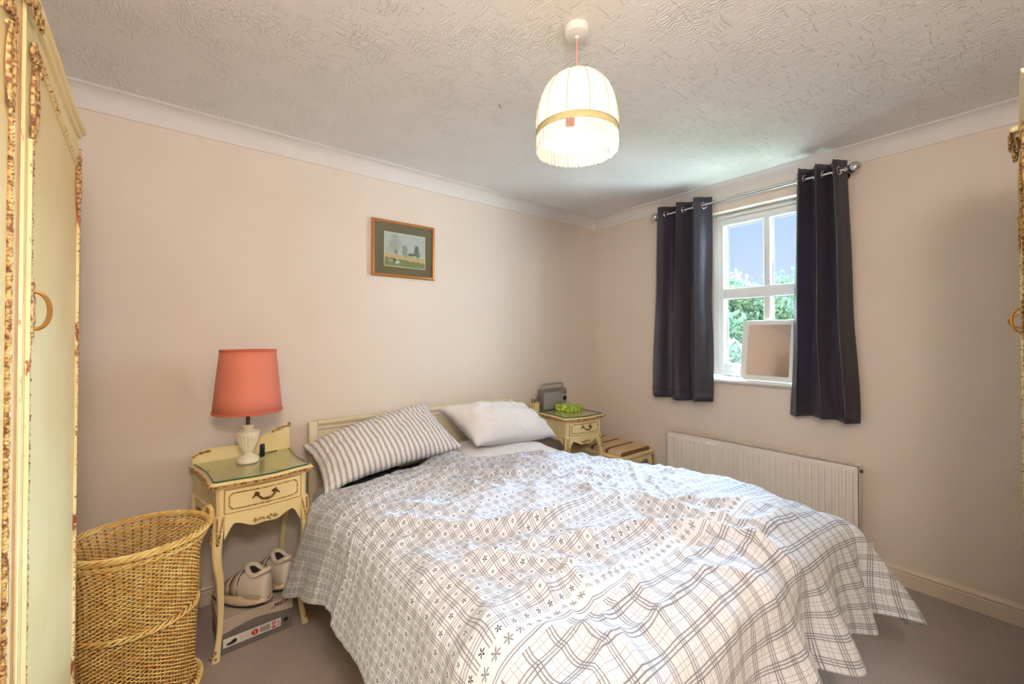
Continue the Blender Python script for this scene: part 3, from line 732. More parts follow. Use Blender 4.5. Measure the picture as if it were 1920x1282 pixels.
# ------------------------------------------------------------------ French bedside tables, wardrobes, stool
def gilt_strip(path, r, seed=0, step=.006, jit=.35, thick=1.0):
    """rubbed carved beading: a run of small overlapping leaves along a path"""
    rng = random.Random(seed); m = MB(); P = [Vector(p) for p in path]
    for i in range(len(P)-1):
        a, b = P[i], P[i+1]; n = max(1, int((b-a).length/step)); d = (b-a).normalized() if (b-a).length > 0 else Vector((1, 0, 0))
        q = d.to_track_quat('X', 'Z').to_matrix()
        for k in range(n):
            p = a.lerp(b, (k+.5)/n); rr = r*rng.uniform(1-jit, 1+jit)
            R = q @ Euler((0, 0, rng.uniform(-.6, .6))).to_matrix()
            m.blob(p, (step*.8, rr, rr*thick), 5, 3, R)
    return m
def carving(c, w_, h_, nrm, seed=0, r=.0045, leaves=9):
    """a little spray of scrolls and leaves; nrm: 'x' or 'y' facing"""
    rng = random.Random(seed); m = MB()
    def put(u, v, d=0): return (c[0]+(u if nrm == 'y' else d), c[1]+(d if nrm == 'y' else u), c[2]+v)
    for s_ in (-1, 1):
        m.tube([put(s_*w_*.5*(.1+.9*t)*1.0, h_*.35*math.sin(t*PI*1.2)*(1) - h_*.1, -.0) for t in [i/7 for i in range(8)]], [r*(1.2-.7*i/7) for i in range(8)], 5)
        m.tube([put(s_*w_*(.45+.10*math.cos(A)), -h_*.1+h_*.18*math.sin(A)) for A in [i*PI*1.6/7 for i in range(8)]], r*.6, 5)
    for i in range(leaves):
        u = rng.uniform(-.5, .5)*w_; v = rng.uniform(-.5, .5)*h_*(1-abs(u)/w_)
        R = Euler((rng.uniform(-.4, .4), rng.uniform(-3, 3), rng.uniform(-.4, .4))).to_matrix()
        m.blob(put(u, v), (r*2.3, r*1.0, r*1.0) if nrm == 'y' else (r*1.0, r*2.3, r), 5, 4, R)
    return m
def cabriole(x, y, zt, sx, sy, w0=.042, foot=.012, knee=.016):
    """square-section cabriole leg; sx,sy = outward direction"""
    rings = []
    for i in range(17):
        t = i/16; z = zt*(1-t)
        off = knee*math.sin(min(1, t*2.2)*PI)*(t < .455)-.010*math.sin(max(0, (t-.35)/.65)*PI)+foot*max(0, (t-.72)/.28)**2
        w_ = w0*(1-.50*min(1, t*1.35))*(1 if t < .92 else 1.0+.45*(t-.92)/.08)
        cx, cy = x+sx*off, y+sy*off; h = w_/2; c_ = h*.35
        rings.append([(cx-h+c_, cy-h, z), (cx+h-c_, cy-h, z), (cx+h, cy-h+c_, z), (cx+h, cy+h-c_, z), (cx+h-c_, cy+h, z), (cx-h+c_, cy+h, z), (cx-h, cy+h-c_, z), (cx-h, cy-h+c_, z)])
    return MB().loft(rings)
def plan(wf, wb, d, n=10, inset=0.0, bow=.018, cut=.022):
    """serpentine plan outline, front at y=0 towards -y, counter-clockwise from front left"""
    pts = []; hw = wf/2-inset
    for i in range(2*n+1):                           # front, left to right
        u = -1+i/n; pts.append((u*(hw-cut*.5), inset-bow*(math.cos(u*PI)*.5+.5)+bow*.35*(abs(u) > .82)*0))
    def side(s_):
        r = []
        for i in range(1, n):
            t = i/n; x = (wf/2+(wb/2-wf/2)*t)-inset-cut*math.sin(t*PI)*.55*(1 if t < .8 else .6); r.append((s_*x, inset+.012+(d-inset*2-.012)*t))
        return r
    pts += [(hw, inset+.012)]+side(1)+[(wb/2-inset, d-inset), (-wb/2+inset, d-inset)]+side(-1)[::-1]+[(-hw, inset+.012)]
    return pts
def front_arc(pts, n=10): return pts[:2*n+1]
def bedside_table(label, loc, rz, gallery=True, seed=0):
    t = thing('bedside_table', label, 'bedside table', loc, rz); Z = .725; D = .40
    wf, wb = .345, .40
    body = MB().prism(plan(wf, wb, D, inset=.0, bow=.014), .578, Z-.030)
    body.build('carcass', 'cream', t, angle=30)
    tp = MB(); P0 = plan(wf+.052, wb+.035, D+.010, inset=.0, bow=.024)
    P1 = plan(wf+.052, wb+.035, D+.010, inset=.006, bow=.024); P2 = plan(wf+.052, wb+.035, D+.010, inset=.012, bow=.024)
    sh = lambda P, z: [(x, y-.020, z) for x, y in P]
    tp.loft([sh(P2, Z-.030), sh(P1, Z-.024), sh(P0, Z-.018), sh(P0, Z-.010), sh(P1, Z-.004), sh(P1, Z)])
    tp.build('tabletop', 'cream', t, angle=30)
    G = plan(wf+.052, wb+.035, D+.010, inset=.014, bow=.024); gl = MB().prism([(x, y-.020) for x, y in G], Z+.0006, Z+.0056)
    gl.build('glass_top', 'green_glass', t, smooth=False)
    ge = MB(); ring = [(x, y-.020) for x, y in G]; 
    ge.tube([(x, y, Z+.0031) for x, y in ring], .0030, 4, closed=True); ge.build('glass_edge', 'glass_edge', t)
    # gilded edging below the glass, front and both sides
    fr = [(x, y-.021, Z-.014) for x, y in (P0[-11:]+P0[:32])]
    gilt_strip(fr, .0060, seed, .0085).build('gilded_edging', 'gilt', t, kind='stuff')
    # drawer
    zf0, zf1, hw = .592, Z-.040, wf/2-.028
    dr = MB(); n = 14; fr_ = [(-hw+2*hw*i/n, -.014*(math.cos((-hw+2*hw*i/n)/(wf/2)*PI)*.5+.5)) for i in range(n+1)]
    dr.prism([(x, y-.005) for x, y in fr_]+[(x, y+.006) for x, y in fr_[::-1]], zf0, zf1); do = dr.build('drawer', 'cream', t, angle=30)
    fy = lambda x: -.014*(math.cos(x/(wf/2)*PI)*.5+.5)-.006
    gr = MB().add([], []); gw = .003
    for (xa, za, xb, zb) in ((-hw-gw, zf0-gw, hw+gw, zf0-gw), (-hw-gw, zf1+gw, hw+gw, zf1+gw), (-hw-gw, zf0-gw, -hw-gw, zf1+gw), (hw+gw, zf0-gw, hw+gw, zf1+gw)):
        gr.tube([(xa+(xb-xa)*k/10, fy(xa+(xb-xa)*k/10)+.0055, za+(zb-za)*k/10) for k in range(11)], .0016, 4)
    gr.build('drawer_gap', 'groove', t)
    i_ = .014; c_ = .012
    loop = [(-hw+i_+c_, zf0+i_), (hw-i_-c_, zf0+i_), (hw-i_, zf0+i_+c_), (hw-i_, zf1-i_-c_), (hw-i_-c_, zf1-i_), (-hw+i_+c_, zf1-i_), (-hw+i_, zf1-i_-c_), (-hw+i_, zf0+i_+c_), (-hw+i_+c_, zf0+i_)]
    pth = []
    for (xa, za), (xb, zb) in zip(loop[:-1], loop[1:]):
        for k in range(6): x = xa+(xb-xa)*k/6; pth.append((x, fy(x), za+(zb-za)*k/6))
    gilt_strip(pth+[pth[0]], .0030, seed+1, .006).build('beading', 'gilt', do, kind='stuff')
    h = MB(); zc = (zf0+zf1)/2+.004
    h.tube([(-.034, fy(0)-.006, zc+.006), (-.030, fy(0)-.018, zc+.002), (-.018, fy(0)-.022, zc-.010), (0, fy(0)-.023, zc-.013), (.018, fy(0)-.022, zc-.010), (.030, fy(0)-.018, zc+.002), (.036, fy(0)-.006, zc+.014)], [.003, .004, .0045, .005, .0045, .004, .003], 7)
    for s_ in (-1, 1):
        h.blob((s_*.034, fy(0)-.003, zc+.008), (.011, .005, .008), 8, 5); h.tube([(s_*.034, fy(0)-.004, zc+.008), (s_*.047, fy(0)-.006, zc+.001), (s_*.052, fy(0)-.005, zc-.006)], [.004, .003, .002], 5)
        h.tube([(s_*.034, fy(0)-.004, zc+.010), (s_*.040, fy(0)-.006, zc+.020)], [.0035, .002], 5)
    h.blob((0, fy(0)-.023, zc-.012), (.008, .006, .006), 7, 5)
    h.build('handle', 'bronze', do)
    # legs
    for x, y, sx, sy in ((-wf/2+.012, .018, -1, -1), (wf/2-.012, .018, 1, -1), (-wb/2+.012, D-.02, -1, 0), (wb/2-.012, D-.02, 1, 0)):
        lg = cabriole(x, y, .585, sx*.8, sy*.8, .040, .014, .013).build('leg', 'cream', t, angle=35)
        if sy:
            c = MB()
            for k in range(11):
                z = .575-.010*k; off = .013*math.sin(min(1, (1-z/.585)*2.2)*PI)*.8
                for q in (-1, 1): c.blob((x+sx*off+q*.010*(1-k/13), y+sy*off-.020, z), (.0045, .004, .007), 5, 4, Euler((0, q*.6, 0)).to_matrix())
                c.blob((x+sx*off+sx*.020, y+sy*off, z), (.004, .006, .007), 5, 4)
            for k in range(9): A = k*.7; c.blob((x+sx*.022+.010*math.cos(A), y+sy*.022+.010*math.sin(A), .012+.004*k), (.005, .005, .006), 5, 4)
            c.build('carved_leaf', 'gilt', lg, kind='stuff')
    # scalloped aprons
    def apron(p0, p1, zt, fnz, yfn, nrm, nm='apron'):
        m = MB(); n = 26; top = []; bot = []
        for i in range(n+1):
            s_ = i/n; x = p0[0]+(p1[0]-p0[0])*s_; y = p0[1]+(p1[1]-p0[1])*s_+yfn(s_); top.append((x, y, zt)); bot.append((x, y, fnz(s_)))
        o_ = Vector(nrm)*.012; v = top+bot+[tuple(Vector(p)-o_) for p in top]+[tuple(Vector(p)-o_) for p in bot]; N = n+1; f = []
        for i in range(n): f += [(i, i+1, N+i+1, N+i), (2*N+i+1, 2*N+i, 3*N+i, 3*N+i+1), (N+i, N+i+1, 3*N+i+1, 3*N+i), (i+1, i, 2*N+i, 2*N+i+1)]
        f += [(0, N, 3*N, 2*N), (n, 2*N+n, 3*N+n, N+n)]
        return m.add(v, f).build(nm, 'cream', t, angle=30)
    scal = lambda s_: .545-.022*(math.cos((s_-.5)*2*PI)*.5+.5)*1.2-.055*max(0, abs(s_-.5)*2-.80)/.2*1.0+.012*math.cos((s_-.5)*6*PI)*.4
    apx = wf/2-.026
    apron((-apx, -.002), (apx, -.002), .583, scal, lambda s_: -.014*(math.cos((s_*2-1)*.86*PI)*.5+.5), (0, -1, 0))
    for s_ in (-1, 1): apron((s_*(wf/2-.002), .035), (s_*(wb/2-.002), D-.038), .583, lambda q: .548-.040*max(0, abs(q-.5)*2-.75)/.25, lambda q: 0, (s_, 0, 0))
    apron((-apx, D-.004), (apx, D-.004), .583, lambda q: .55, lambda q: 0, (0, 1, 0))
    carving((0, -.021, .540), .085, .022, 'y', seed, .0032, 8).build('carved_spray', 'gilt', t, kind='stuff')
    if gallery:
        g = MB(); n = 24; fz = []; yb = D-.030
        for i in range(n+1):
            q = i/n; x = -wb/2-.008+q*(wb+.016)
            z = Z+.050+.010*math.sin(min(1, q*5)*PI*.5)+.070*sstep(.45, 1.0, q)-.006*math.exp(-((q-.5)/.12)**2)
            if q < .08: z -= .012*(1-q/.08)**2
            fz.append((x, float(z)))
        v = [(x, yb, z) for x, z in fz]+[(x, yb, Z) for x, z in fz]+[(x, yb+.016, z) for x, z in fz]+[(x, yb+.016, Z) for x, z in fz]; N = n+1; f = []
        for i in range(n): f += [(i, i+1, N+i+1, N+i), (2*N+i+1, 2*N+i, 3*N+i, 3*N+i+1), (i+1, i, 2*N+i, 2*N+i+1), (N+i, N+i+1, 3*N+i+1, 3*N+i)]
        f += [(0, N, 3*N, 2*N), (n, 2*N+n, 3*N+n, N+n)]
        g.add(v, f); g.tube([(x, yb-.001, z-.001) for x, z in fz], .0045, 6)
        go = g.build('gallery', 'cream', t, angle=30)
        m = gilt_strip([(x, yb-.005, z-.006) for x, z in fz[-6:]], .007, seed+5, .008, thick=1.2); m.blob((fz[-1][0]-.004, yb-.002, fz[-1][1]+.001), (.010, .008, .012), 7, 5)
        m2 = gilt_strip([(x, yb-.005, z-.006) for x, z in fz[:5]], .006, seed+6, .008); m.add(m2.v, m2.f)
        m.build('carved_tip', 'gilt', go, kind='stuff')
    return t
RZL = math.radians(6)
bedside_table('cream and gilt bedside table left of bed, under the coral lamp', (.290, 2.105, 0), RZL, True, 3)
bedside_table('cream and gilt bedside table right of bed, holding the radio', (2.385, 2.138, 0), math.radians(-6), False, 9)

def wardrobe(label, loc, rz, W_, H, rise, seed, crest=0.0, right=False):
    """front at local y=0 facing -y, width along +x"""
    t = thing('wardrobe', label, 'wardrobe', loc, rz); D = .52; hz = lambda x: H+rise*(.5+.5*math.cos(PI*(x/W_*2-1)))
    n = 40; xs = [W_*i/n for i in range(n+1)]
    c = MB(); v = []
    for y in (.022, D): v += [(x, y, .09) for x in xs]+[(x, y, hz(x)-.03) for x in xs]
    N = n+1; f = []
    for i in range(n): f += [(i, i+1, N+i+1, N+i), (2*N+i+1, 2*N+i, 3*N+i, 3*N+i+1), (N+i, N+i+1, 3*N+i+1, 3*N+i), (i+1, i, 2*N+i, 2*N+i+1)]
    f += [(0, N, 3*N, 2*N), (n, 2*N+n, 3*N+n, N+n)]; c.add(v, f).build('carcass', 'cream', t, angle=30)
    # cornice: stepped moulding following the arch, returned along both sides
    prof = [(0, -.045), (.006, -.045), (.008, -.037), (.013, -.034), (.013, -.026), (.020, -.022), (.022, -.012), (.028, -.008), (.030, 0), (0, 0)]
    rings = [[(-p, D, H+z) for p, z in prof], [(-p, .02-p, H+z) for p, z in prof]]
    rings += [[(x, .02-p, hz(x)+z) for p, z in prof] for x in xs[1:-1]]
    rings += [[(W_+p, .02-p, H+z) for p, z in prof], [(W_+p, D, H+z) for p, z in prof]]
    MB().loft(rings).build('cornice', 'cream', t, angle=25)
    m = MB(); v = [(x, y, hz(x)-.002) for y in (.0, D) for x in xs]; m.add(v, [(i, i+1, N+i+1, N+i) for i in range(n)]); m.build('top_panel', 'cream', t)
    m = MB().cbox(.0, W_, .012, D, .035, .10, .006); m.build('plinth', 'cream', t)
    for x in (.05, W_-.05):
        for y in (.06, D-.06): MB().lathe([(.022, 0), (.030, .015), (.024, .036)], 12, (x, y, 0)).build('foot', 'cream', t)
    # doors
    st = .018; mid = W_/2; stile = .050
    for k, (xa, xb) in enumerate(((st, mid-.012), (mid+.012, W_-st))):
        z0 = .115; xm = [xa+(xb-xa)*i/16 for i in range(17)]; zt = lambda x: hz(x)-.052
        d = MB(); v = [(x, .0, z0) for x in xm]+[(x, .0, zt(x)) for x in xm]+[(x, .022, z0) for x in xm]+[(x, .022, zt(x)) for x in xm]; q = 17; f = []
        for i in range(16): f += [(i, i+1, q+i+1, q+i), (2*q+i+1, 2*q+i, 3*q+i, 3*q+i+1), (q+i, q+i+1, 3*q+i+1, 3*q+i), (i+1, i, 2*q+i, 2*q+i+1)]
        f += [(0, q, 3*q, 2*q), (16, 2*q+16, 3*q+16, q+16)]
        do = d.add(v, f).build('door', 'cream', t, angle=30)
        # raised inner panel edge mouldings with gilded carving
        sin_ = stile if k == 1 else .022; sout = .022 if k == 1 else stile       # stile at the meeting side is wider
        pa, pb = (xa+sin_, xb-sout) if k == 1 else (xa+sin_, xb-sout)
        ztp = lambda x: zt(x)-.045
        meet = pa if k == 1 else pb; outer = pb if k == 1 else pa; sg = 1 if k == 1 else -1
        path = [(meet, -.003, .20), (meet, -.003, ztp(meet)-.19)]
        path2 = [(meet+(outer-meet)*i/14, -.003, ztp(meet+(outer-meet)*i/14)-.03*(i/14)) for i in range(1, 15)]
        path3 = [(outer, -.003, ztp(outer)-.13), (outer, -.003, .20)]
        mld = MB()
        for pth in (path, path2, path3, [(meet, -.003, .20), (outer, -.003, .20)]):
            mld.tube([(x+(-sg*.007 if x == meet else 0), y+.002, z+.0) for x, y, z in pth], .006, 6)
        mld.build('moulding', 'cream_worn', do)
        g = gilt_strip(path, .0045, seed+k, .007); 
        for pth in (path2, path3, [(meet, -.003, .20), (outer, -.003, .20)]):
            e = gilt_strip(pth, .0045, seed+k+2, .007); g.add(e.v, e.f)
        # scroll loops at the upper corners
        for cx, zc, s_ in ((meet, ztp(meet)-.11, 1), (outer, ztp(outer)-.075, 1)):
            for sgn in (-1, 1):
                g.tube([(cx+sgn*.016*math.sin(PI*i/12)+(.012*sg if cx == meet else -.010*sg), -.005, zc+.075-.15*i/12) for i in range(13)], [.0028+.0015*math.sin(PI*i/12) for i in range(13)], 5)
        e = carving((meet+.026*sg, -.005, ztp(meet)-.02), .080, .07, 'y', seed+k+9, .0036, 16); g.add(e.v, e.f)
        e = carving((meet+.008*sg, -.005, ztp(meet)-.17), .026, .05, 'y', seed+k+10, .0030, 7); g.add(e.v, e.f)
        e = carving((outer-.012*sg, -.006, ztp(outer)-.01), .030, .03, 'y', seed+k+12, .004, 8); g.add(e.v, e.f)
        g.build('gilded_carving', 'gilt', do, kind='stuff')
        if k == 1:
            z_ = 1.37; hx = meet+.004
            h = MB(); h.lathe([(.002, -.062), (.010, -.050), (.007, -.036), (.013, -.020), (.008, 0), (.013, .020), (.007, .036), (.011, .050), (.002, .066)], 10, (hx, -.006, z_), 1, .35)
            hp = MB().tube([(hx+.004*math.sin(PI*i/14), -.006-.023*math.sin(PI*i/14)**.8, z_+.037*math.cos(PI*i/14)) for i in range(15)], [.0028+.0014*math.sin(PI*i/14) for i in range(15)], 8)
            ho = h.build('handle_plate', 'gilt', do); hp.build('handle', 'brass', ho)
        elif right:
            h = MB(); z_ = 1.37; hx = meet-.004; h.lathe([(.002, -.05), (.010, -.03), (.008, 0), (.010, .03), (.002, .05)], 10, (hx, -.006, z_), 1, .35)
            h.tube([(hx, -.006-.030*math.sin(PI*i/10), z_+.022*math.cos(PI*i/10)) for i in range(11)], .0028, 8); h.build('handle', 'brass', do)
    # meeting strip
    MB().cbox(mid-.0115, mid-.001, -.002, .02, .115, hz(mid)-.055, .002).build('meeting_strip', 'groove', t)
    MB().cbox(mid, mid+.0115, -.006, .02, .115, hz(mid)-.055, .002).build('meeting_strip', 'cream_worn', t)
    carving((mid, -.012, hz(mid)-.045), .16, .055, 'y', seed+20, .0045, 22).build('centre_carving', 'gilt', t, kind='stuff')
    if crest:
        m = MB().cbox(mid-.07, mid+.07, -.026, .02, hz(mid)-.006, hz(mid)+.010, .004); m.cbox(mid-.05, mid+.05, -.018, .02, hz(mid)-.03, hz(mid)-.006, .003); m.build('crest', 'cream', t)
        c = carving((mid, -.026, hz(mid)-.018), .12, .045, 'y', seed+30, .005, 16); e = carving((mid, -.018, hz(mid)-.055), .09, .06, 'y', seed+31, .005, 14); c.add(e.v, e.f)
        c.build('crest_carving', 'gilt', t, kind='stuff')
    # gilded side edge
    gilt_strip([(W_-.006, -.001, .12), (W_-.006, -.001, H-.06)], .0030, seed+40, .006).build('edge_beading', 'gilt', t, kind='stuff')
    return t
wardrobe('tall cream and gilt wardrobe at the left edge beside the basket', (-.235, .578, 0), PI/2, 1.155, 1.925, .065, 50)
wardrobe('tall cream and gilt wardrobe at the right edge, seen end on', (2.735, .046, 0), PI+.026, 1.27, 1.905, .06, 80, .10, True)

# stool
ST = thing('dressing_stool', 'cream stool with striped seat in the corner beyond bedside table', 'stool', (2.785, 2.225, 0))
sw, sd = .205, .285                                   # half sizes x, y
def sbox(z0, z1, ins, n=1):
    return [(-sw+ins, -sd+ins), (sw-ins, -sd+ins), (sw-ins, sd-ins), (-sw+ins, sd-ins)]
m = MB(); seg = 7
rings = []
for z, ins in ((.405, .030), (.415, .020), (.430, .018), (.442, .024), (.449, .040), (.452, .07)):
    pts = []
    for cx, cy, a0 in ((sw-ins-.02, sd-ins-.02, 0), (-(sw-ins-.02), sd-ins-.02, PI/2), (-(sw-ins-.02), -(sd-ins-.02), PI), (sw-ins-.02, -(sd-ins-.02), 1.5*PI)):
        for i in range(seg+1): a = a0+PI/2*i/seg; pts.append((cx+.02*math.cos(a), cy+.02*math.sin(a), z))
    rings.append(pts)
m.loft(rings); m.build('seat', 'seat', ST, angle=60)
fr = MB()
def rail(mb, x0, x1, y0, y1): mb.cbox(x0, x1, y0, y1, .385, .418, .005)
rail(fr, -sw, sw, -sd, -sd+.030); rail(fr, -sw, sw, sd-.030, sd); rail(fr, -sw, -sw+.030, -sd+.03, sd-.03); rail(fr, sw-.030, sw, -sd+.03, sd-.03)
fr.build('seat_frame', 'cream', ST)
for x, y, sx, sy in ((-1, -1, -1, -1), (1, -1, 1, -1), (-1, 1, -1, 1), (1, 1, 1, 1)):
    lg = cabriole(x*(sw-.026), y*(sd-.026), .386, sx*.5, sy*.7, .044, .014, .012).build('leg', 'cream', ST, angle=35)
    if y < 0:
        c = MB()
        for k in range(12):
            z = .375-.008*k
            for q in (-1, 0, 1): c.blob((x*(sw-.026)+sx*.006+q*.011*(1-k/14), y*(sd-.026)-.026, z), (.0045, .004, .006), 5, 4, Euler((0, q*.7, 0)).to_matrix())
            c.blob((x*(sw-.026)+sx*.026, y*(sd-.026)-.008, z), (.004, .009*(1-k/14), .006), 5, 4)
        c.build('carved_leaf', 'gilt', lg, kind='stuff')
def scallop(p0, p1, nrm):
    m = MB(); n = 26; top = []; bot = []
    for i in range(n+1):
        q = i/n; p = Vector(p0).lerp(Vector(p1), q); top.append((p.x, p.y, .386)); bot.append((p.x, p.y, .358-.020*(math.cos((q-.5)*2*PI*1.4)*.5+.5)*(abs(q-.5) < .36)-.045*max(0, abs(q-.5)*2-.72)/.28))
    o_ = Vector(nrm)*.012; N = n+1; v = top+bot+[tuple(Vector(p)-o_) for p in top]+[tuple(Vector(p)-o_) for p in bot]; f = []
    for i in range(n): f += [(i, i+1, N+i+1, N+i), (2*N+i+1, 2*N+i, 3*N+i, 3*N+i+1), (N+i, N+i+1, 3*N+i+1, 3*N+i), (i+1, i, 2*N+i, 2*N+i+1)]
    f += [(0, N, 3*N, 2*N), (n, 2*N+n, 3*N+n, N+n)]
    m.add(v, f).build('apron', 'cream', ST, angle=30)
scallop((-sw+.045, -sd+.006, 0), (sw-.045, -sd+.006, 0), (0, -1, 0)); scallop((-sw+.045, sd-.006, 0), (sw-.045, sd-.006, 0), (0, 1, 0))
scallop((-sw+.006, -sd+.045, 0), (-sw+.006, sd-.045, 0), (-1, 0, 0)); scallop((sw-.006, -sd+.045, 0), (sw-.006, sd-.045, 0), (1, 0, 0))

# ------------------------------------------------------------------ table lamp
TZ = .7307
TL_ = thing('table_lamp', 'table lamp with coral shade and fluted cream base', 'lamp', (.250, 2.325, TZ))
m = MB(); m.lathe([(.044, 0), (.047, .004), (.047, .018), (.042, .026), (.030, .032), (.020, .038), (.017, .045)], 32, cap=(True, False))
m.build('pedestal', 'porcelain', TL_)
flu = lambda th, z: 1-.12*abs(math.cos(th*9))**2*min(1, max(0, (.135-z)/.02))*min(1, max(0, (z-.05)/.02))
m = MB(); m.lathe([(.017, .045), (.022, .049), (.024, .054), (.030, .068), (.038, .088), (.044, .108), (.048, .126), (.049, .136), (.047, .144), (.034, .150), (.020, .156), (.018, .160), (.023, .165), (.023, .171), (.015, .176)], 108, mod=flu, cap=(False, True))
m.build('base', 'porcelain', TL_, angle=60)
MB().tube([(0, 0, .174), (0, 0, .26)], .0085, 14).build('lamp_holder', 'brown_metal', TL_)
m = MB(); Nn = 64; z0, z1, r0, r1 = .238, .527, .142, .114
m.lathe([(r0, z0), (r0-(r0-r1)*.25, z0+.0725), (r0-(r0-r1)*.5, z0+.145), (r0-(r0-r1)*.75, z0+.2175), (r1, z1)], Nn, cap=(False, False))
so = m.build('lamp_shade', 'coral', TL_, angle=180); md = so.modifiers.new('thick', 'SOLIDIFY'); md.thickness = .0012
m = MB(); m.tube([(r0*math.cos(A), r0*math.sin(A), z0+.003) for A in [2*PI*i/48 for i in range(48)]], .0035, 6, closed=True, flat=1.6)
m.build('binding', 'coral_trim', so); m = MB(); m.tube([(r1*math.cos(A), r1*math.sin(A), z1-.003) for A in [2*PI*i/48 for i in range(48)]], .003, 6, closed=True, flat=1.6)
m.build('binding', 'coral_trim', so)
m = MB()
for A in (0, 2*PI/3, 4*PI/3): m.tube([(0, 0, z1-.045), (r1*.5*math.cos(A), r1*.5*math.sin(A), z1-.03), (r1*math.cos(A), r1*math.sin(A), z1-.006)], .0016, 5)
m.tube([(0, 0, .235), (0, 0, z1-.045)], .0022, 6); m.blob((0, 0, .30), (.028, .028, .038), 12, 8); m.build('shade_carrier', 'porcelain', TL_)
m = MB().tube([(.0, .042, .008), (.03, .075, .004), (.08, .10, .0035), (.14, .12, .0035)], .0028, 6)
m.build('flex', 'brown_metal', TL_)
m = MB().cbox(-.011, .011, -.006, .006, 0, .062, .003); m.cbox(-.008, .008, -.0068, -.0055, .030, .055, .0004)
o = m.build('pocket_torch', 'black'); o.location = (.313, 2.355, TZ+.0062); o.rotation_euler = (0, 0, math.radians(20))
tag(o, 'small black upright device behind the coral lamp base', 'device')

# ------------------------------------------------------------------ pendant lamp
PC = (1.078, .998)
PN = thing('pendant_lamp', 'fringed cream domed pendant lamp hanging from the ceiling', 'lamp', (PC[0], PC[1], ZC))
m = MB().lathe([(.043, 0), (.043, -.018), (.041, -.026), (.030, -.030), (.008, -.031), (.006, -.038), (.002, -.039)], 32); m.build('ceiling_rose', 'gloss_white', PN)
MB().tube([(0, 0, -.036), (0, 0, -.20)], .0034, 8).build('flex', 'pink_flex', PN)
MB().lathe([(.012, -.262), (.017, -.255), (.017, -.205), (.010, -.195)], 16).build('lamp_holder', 'gloss_white', PN)
m = MB(); m.lathe([(.010, .03), (.012, .018), (.026, -.002), (.030, -.022), (.026, -.042), (.012, -.054), (.001, -.057)], 20, (0, 0, -.285)); m.build('bulb', 'bulb', PN)
ZR = 2.024-ZC                                       # rim height (local)
prof = [(.030, .212), (.046, .209), (.070, .198), (.095, .178), (.116, .150), (.130, .118), (.138, .085), (.142, .050), (.141, .020), (.138, 0)]
NB = 12
panel = lambda th, z: 1+.030*abs(math.sin(th*NB/2))-.022
m = MB(); m.lathe([(r, z) for r, z in prof], 144, (0, 0, ZR), mod=panel, cap=(False, False)); so = m.build('lamp_shade', 'shade_cream', PN, angle=180)
for k in range(NB):
    A = 2*PI*k/NB; m = MB().tube([(r*1.0*math.cos(A)*.984, r*.984*math.sin(A), ZR+z) for r, z in prof], .0017, 5); m.build('rib', 'piping', so)
m = MB(); m.lathe([(.1385, -.010), (.1405, -.008), (.1410, .010), (.1395, .012)], 96, (0, 0, ZR), cap=(False, False)); m.tube([(.141*math.cos(A), .141*math.sin(A), ZR+.012) for A in [2*PI*i/72 for i in range(72)]], .0022, 5, closed=True)
m.build('trim_band', 'piping', so)
m = MB(); rng = random.Random(5)
for k in range(300):
    A = 2*PI*k/300; l_ = rng.uniform(.054, .060); d = rng.uniform(-.0012, .0012); r = .140+d
    m.tube([(r*math.cos(A), r*math.sin(A), ZR-.004), ((r+d)*math.cos(A+.004), (r+d)*math.sin(A+.004), ZR-.03), (r*math.cos(A+d*4), r*math.sin(A+d*4), ZR-l_)], .0010, 3, cap=False)
m.build('fringe', 'fringe', so, kind='stuff')
a0 = math.radians(214); m = MB(); v = []  # small curved reddish patch behind the fringe, below the trim band
for i in range(9):
    A = a0-.11+.22*i/8
    for z in (-.036, -.004): v.append((.1345*math.cos(A), .1345*math.sin(A), ZR+z))
m.v = v; m.f = grid_faces(9, 2); m.mi = [0]*8; m.build('red_patch', 'patch_red', so)
lamp('bulb_light', 'POINT', (PC[0], PC[1], ZC-.33), 3.2, (1.0, .88, .74), shadow_soft_size=.03).parent = None
bl = bpy.data.objects['bulb_light']; bl.parent = PN; bl.location = (0, 0, -.40)

# ------------------------------------------------------------------ framed picture
PIC = thing('framed_picture', 'small landscape painting in copper frame with olive mount', 'picture', (1.133, YW-.001, 1.702))
PW, PH = .43, .358
m = MB(); ts = .018
pr = [(0, 0), (0, -.016), (.004, -.020), (.009, -.017), (.013, -.018), (ts, -.012), (ts, 0)]
def ring_at(o_, y): return [(-PW/2+o_, y, o_), (PW/2-o_, y, o_), (PW/2-o_, y, PH-o_), (-PW/2+o_, y, PH-o_)]
R = [ring_at(a, b) for a, b in pr]; v = [p for r in R for p in r]; f = []
for i in range(len(R)-1):
    for k in range(4): l = (k+1) % 4; f.append((i*4+k, i*4+l, (i+1)*4+l, (i+1)*4+k))
m.add(v, f).build('frame', 'picture_frame', PIC, angle=20)
MB().box(-PW/2+ts, PW/2-ts, -.008, -.002, ts, PH-ts).build('mount', 'mount', PIC, smooth=False)
x0, x1, q0, q1 = -PW/2+.082, PW/2-.072, .067, PH-.062+.0
q0, q1 = .070, PH-.088+.012
m = MB(); b_ = .004
m.box(x0-b_, x1+b_, -.0088, -.008, q0-b_, q1+b_).build('bevel_slip', 'ivory', PIC, smooth=False)
NX, NY = 150, 110
xs = np.linspace(0, 1, NX)[:, None]+np.zeros((1, NY)); ys_ = np.linspace(0, 1, NY)[None, :]+np.zeros((NX, 1))
def pc(c): return np.array(lin(c)[:3])
img = np.zeros((NX, NY, 3))
nz = pn(xs*14, ys_*10, 3); nz2 = pn(xs*45, ys_*35, 8)
img[:] = pc((190, 194, 190)); img += (nz*.03)[..., None]
hz_ = .38-.08*xs+.0*ys_
fld = ys_ < hz_; img[fld] = pc((208, 184, 132)); 
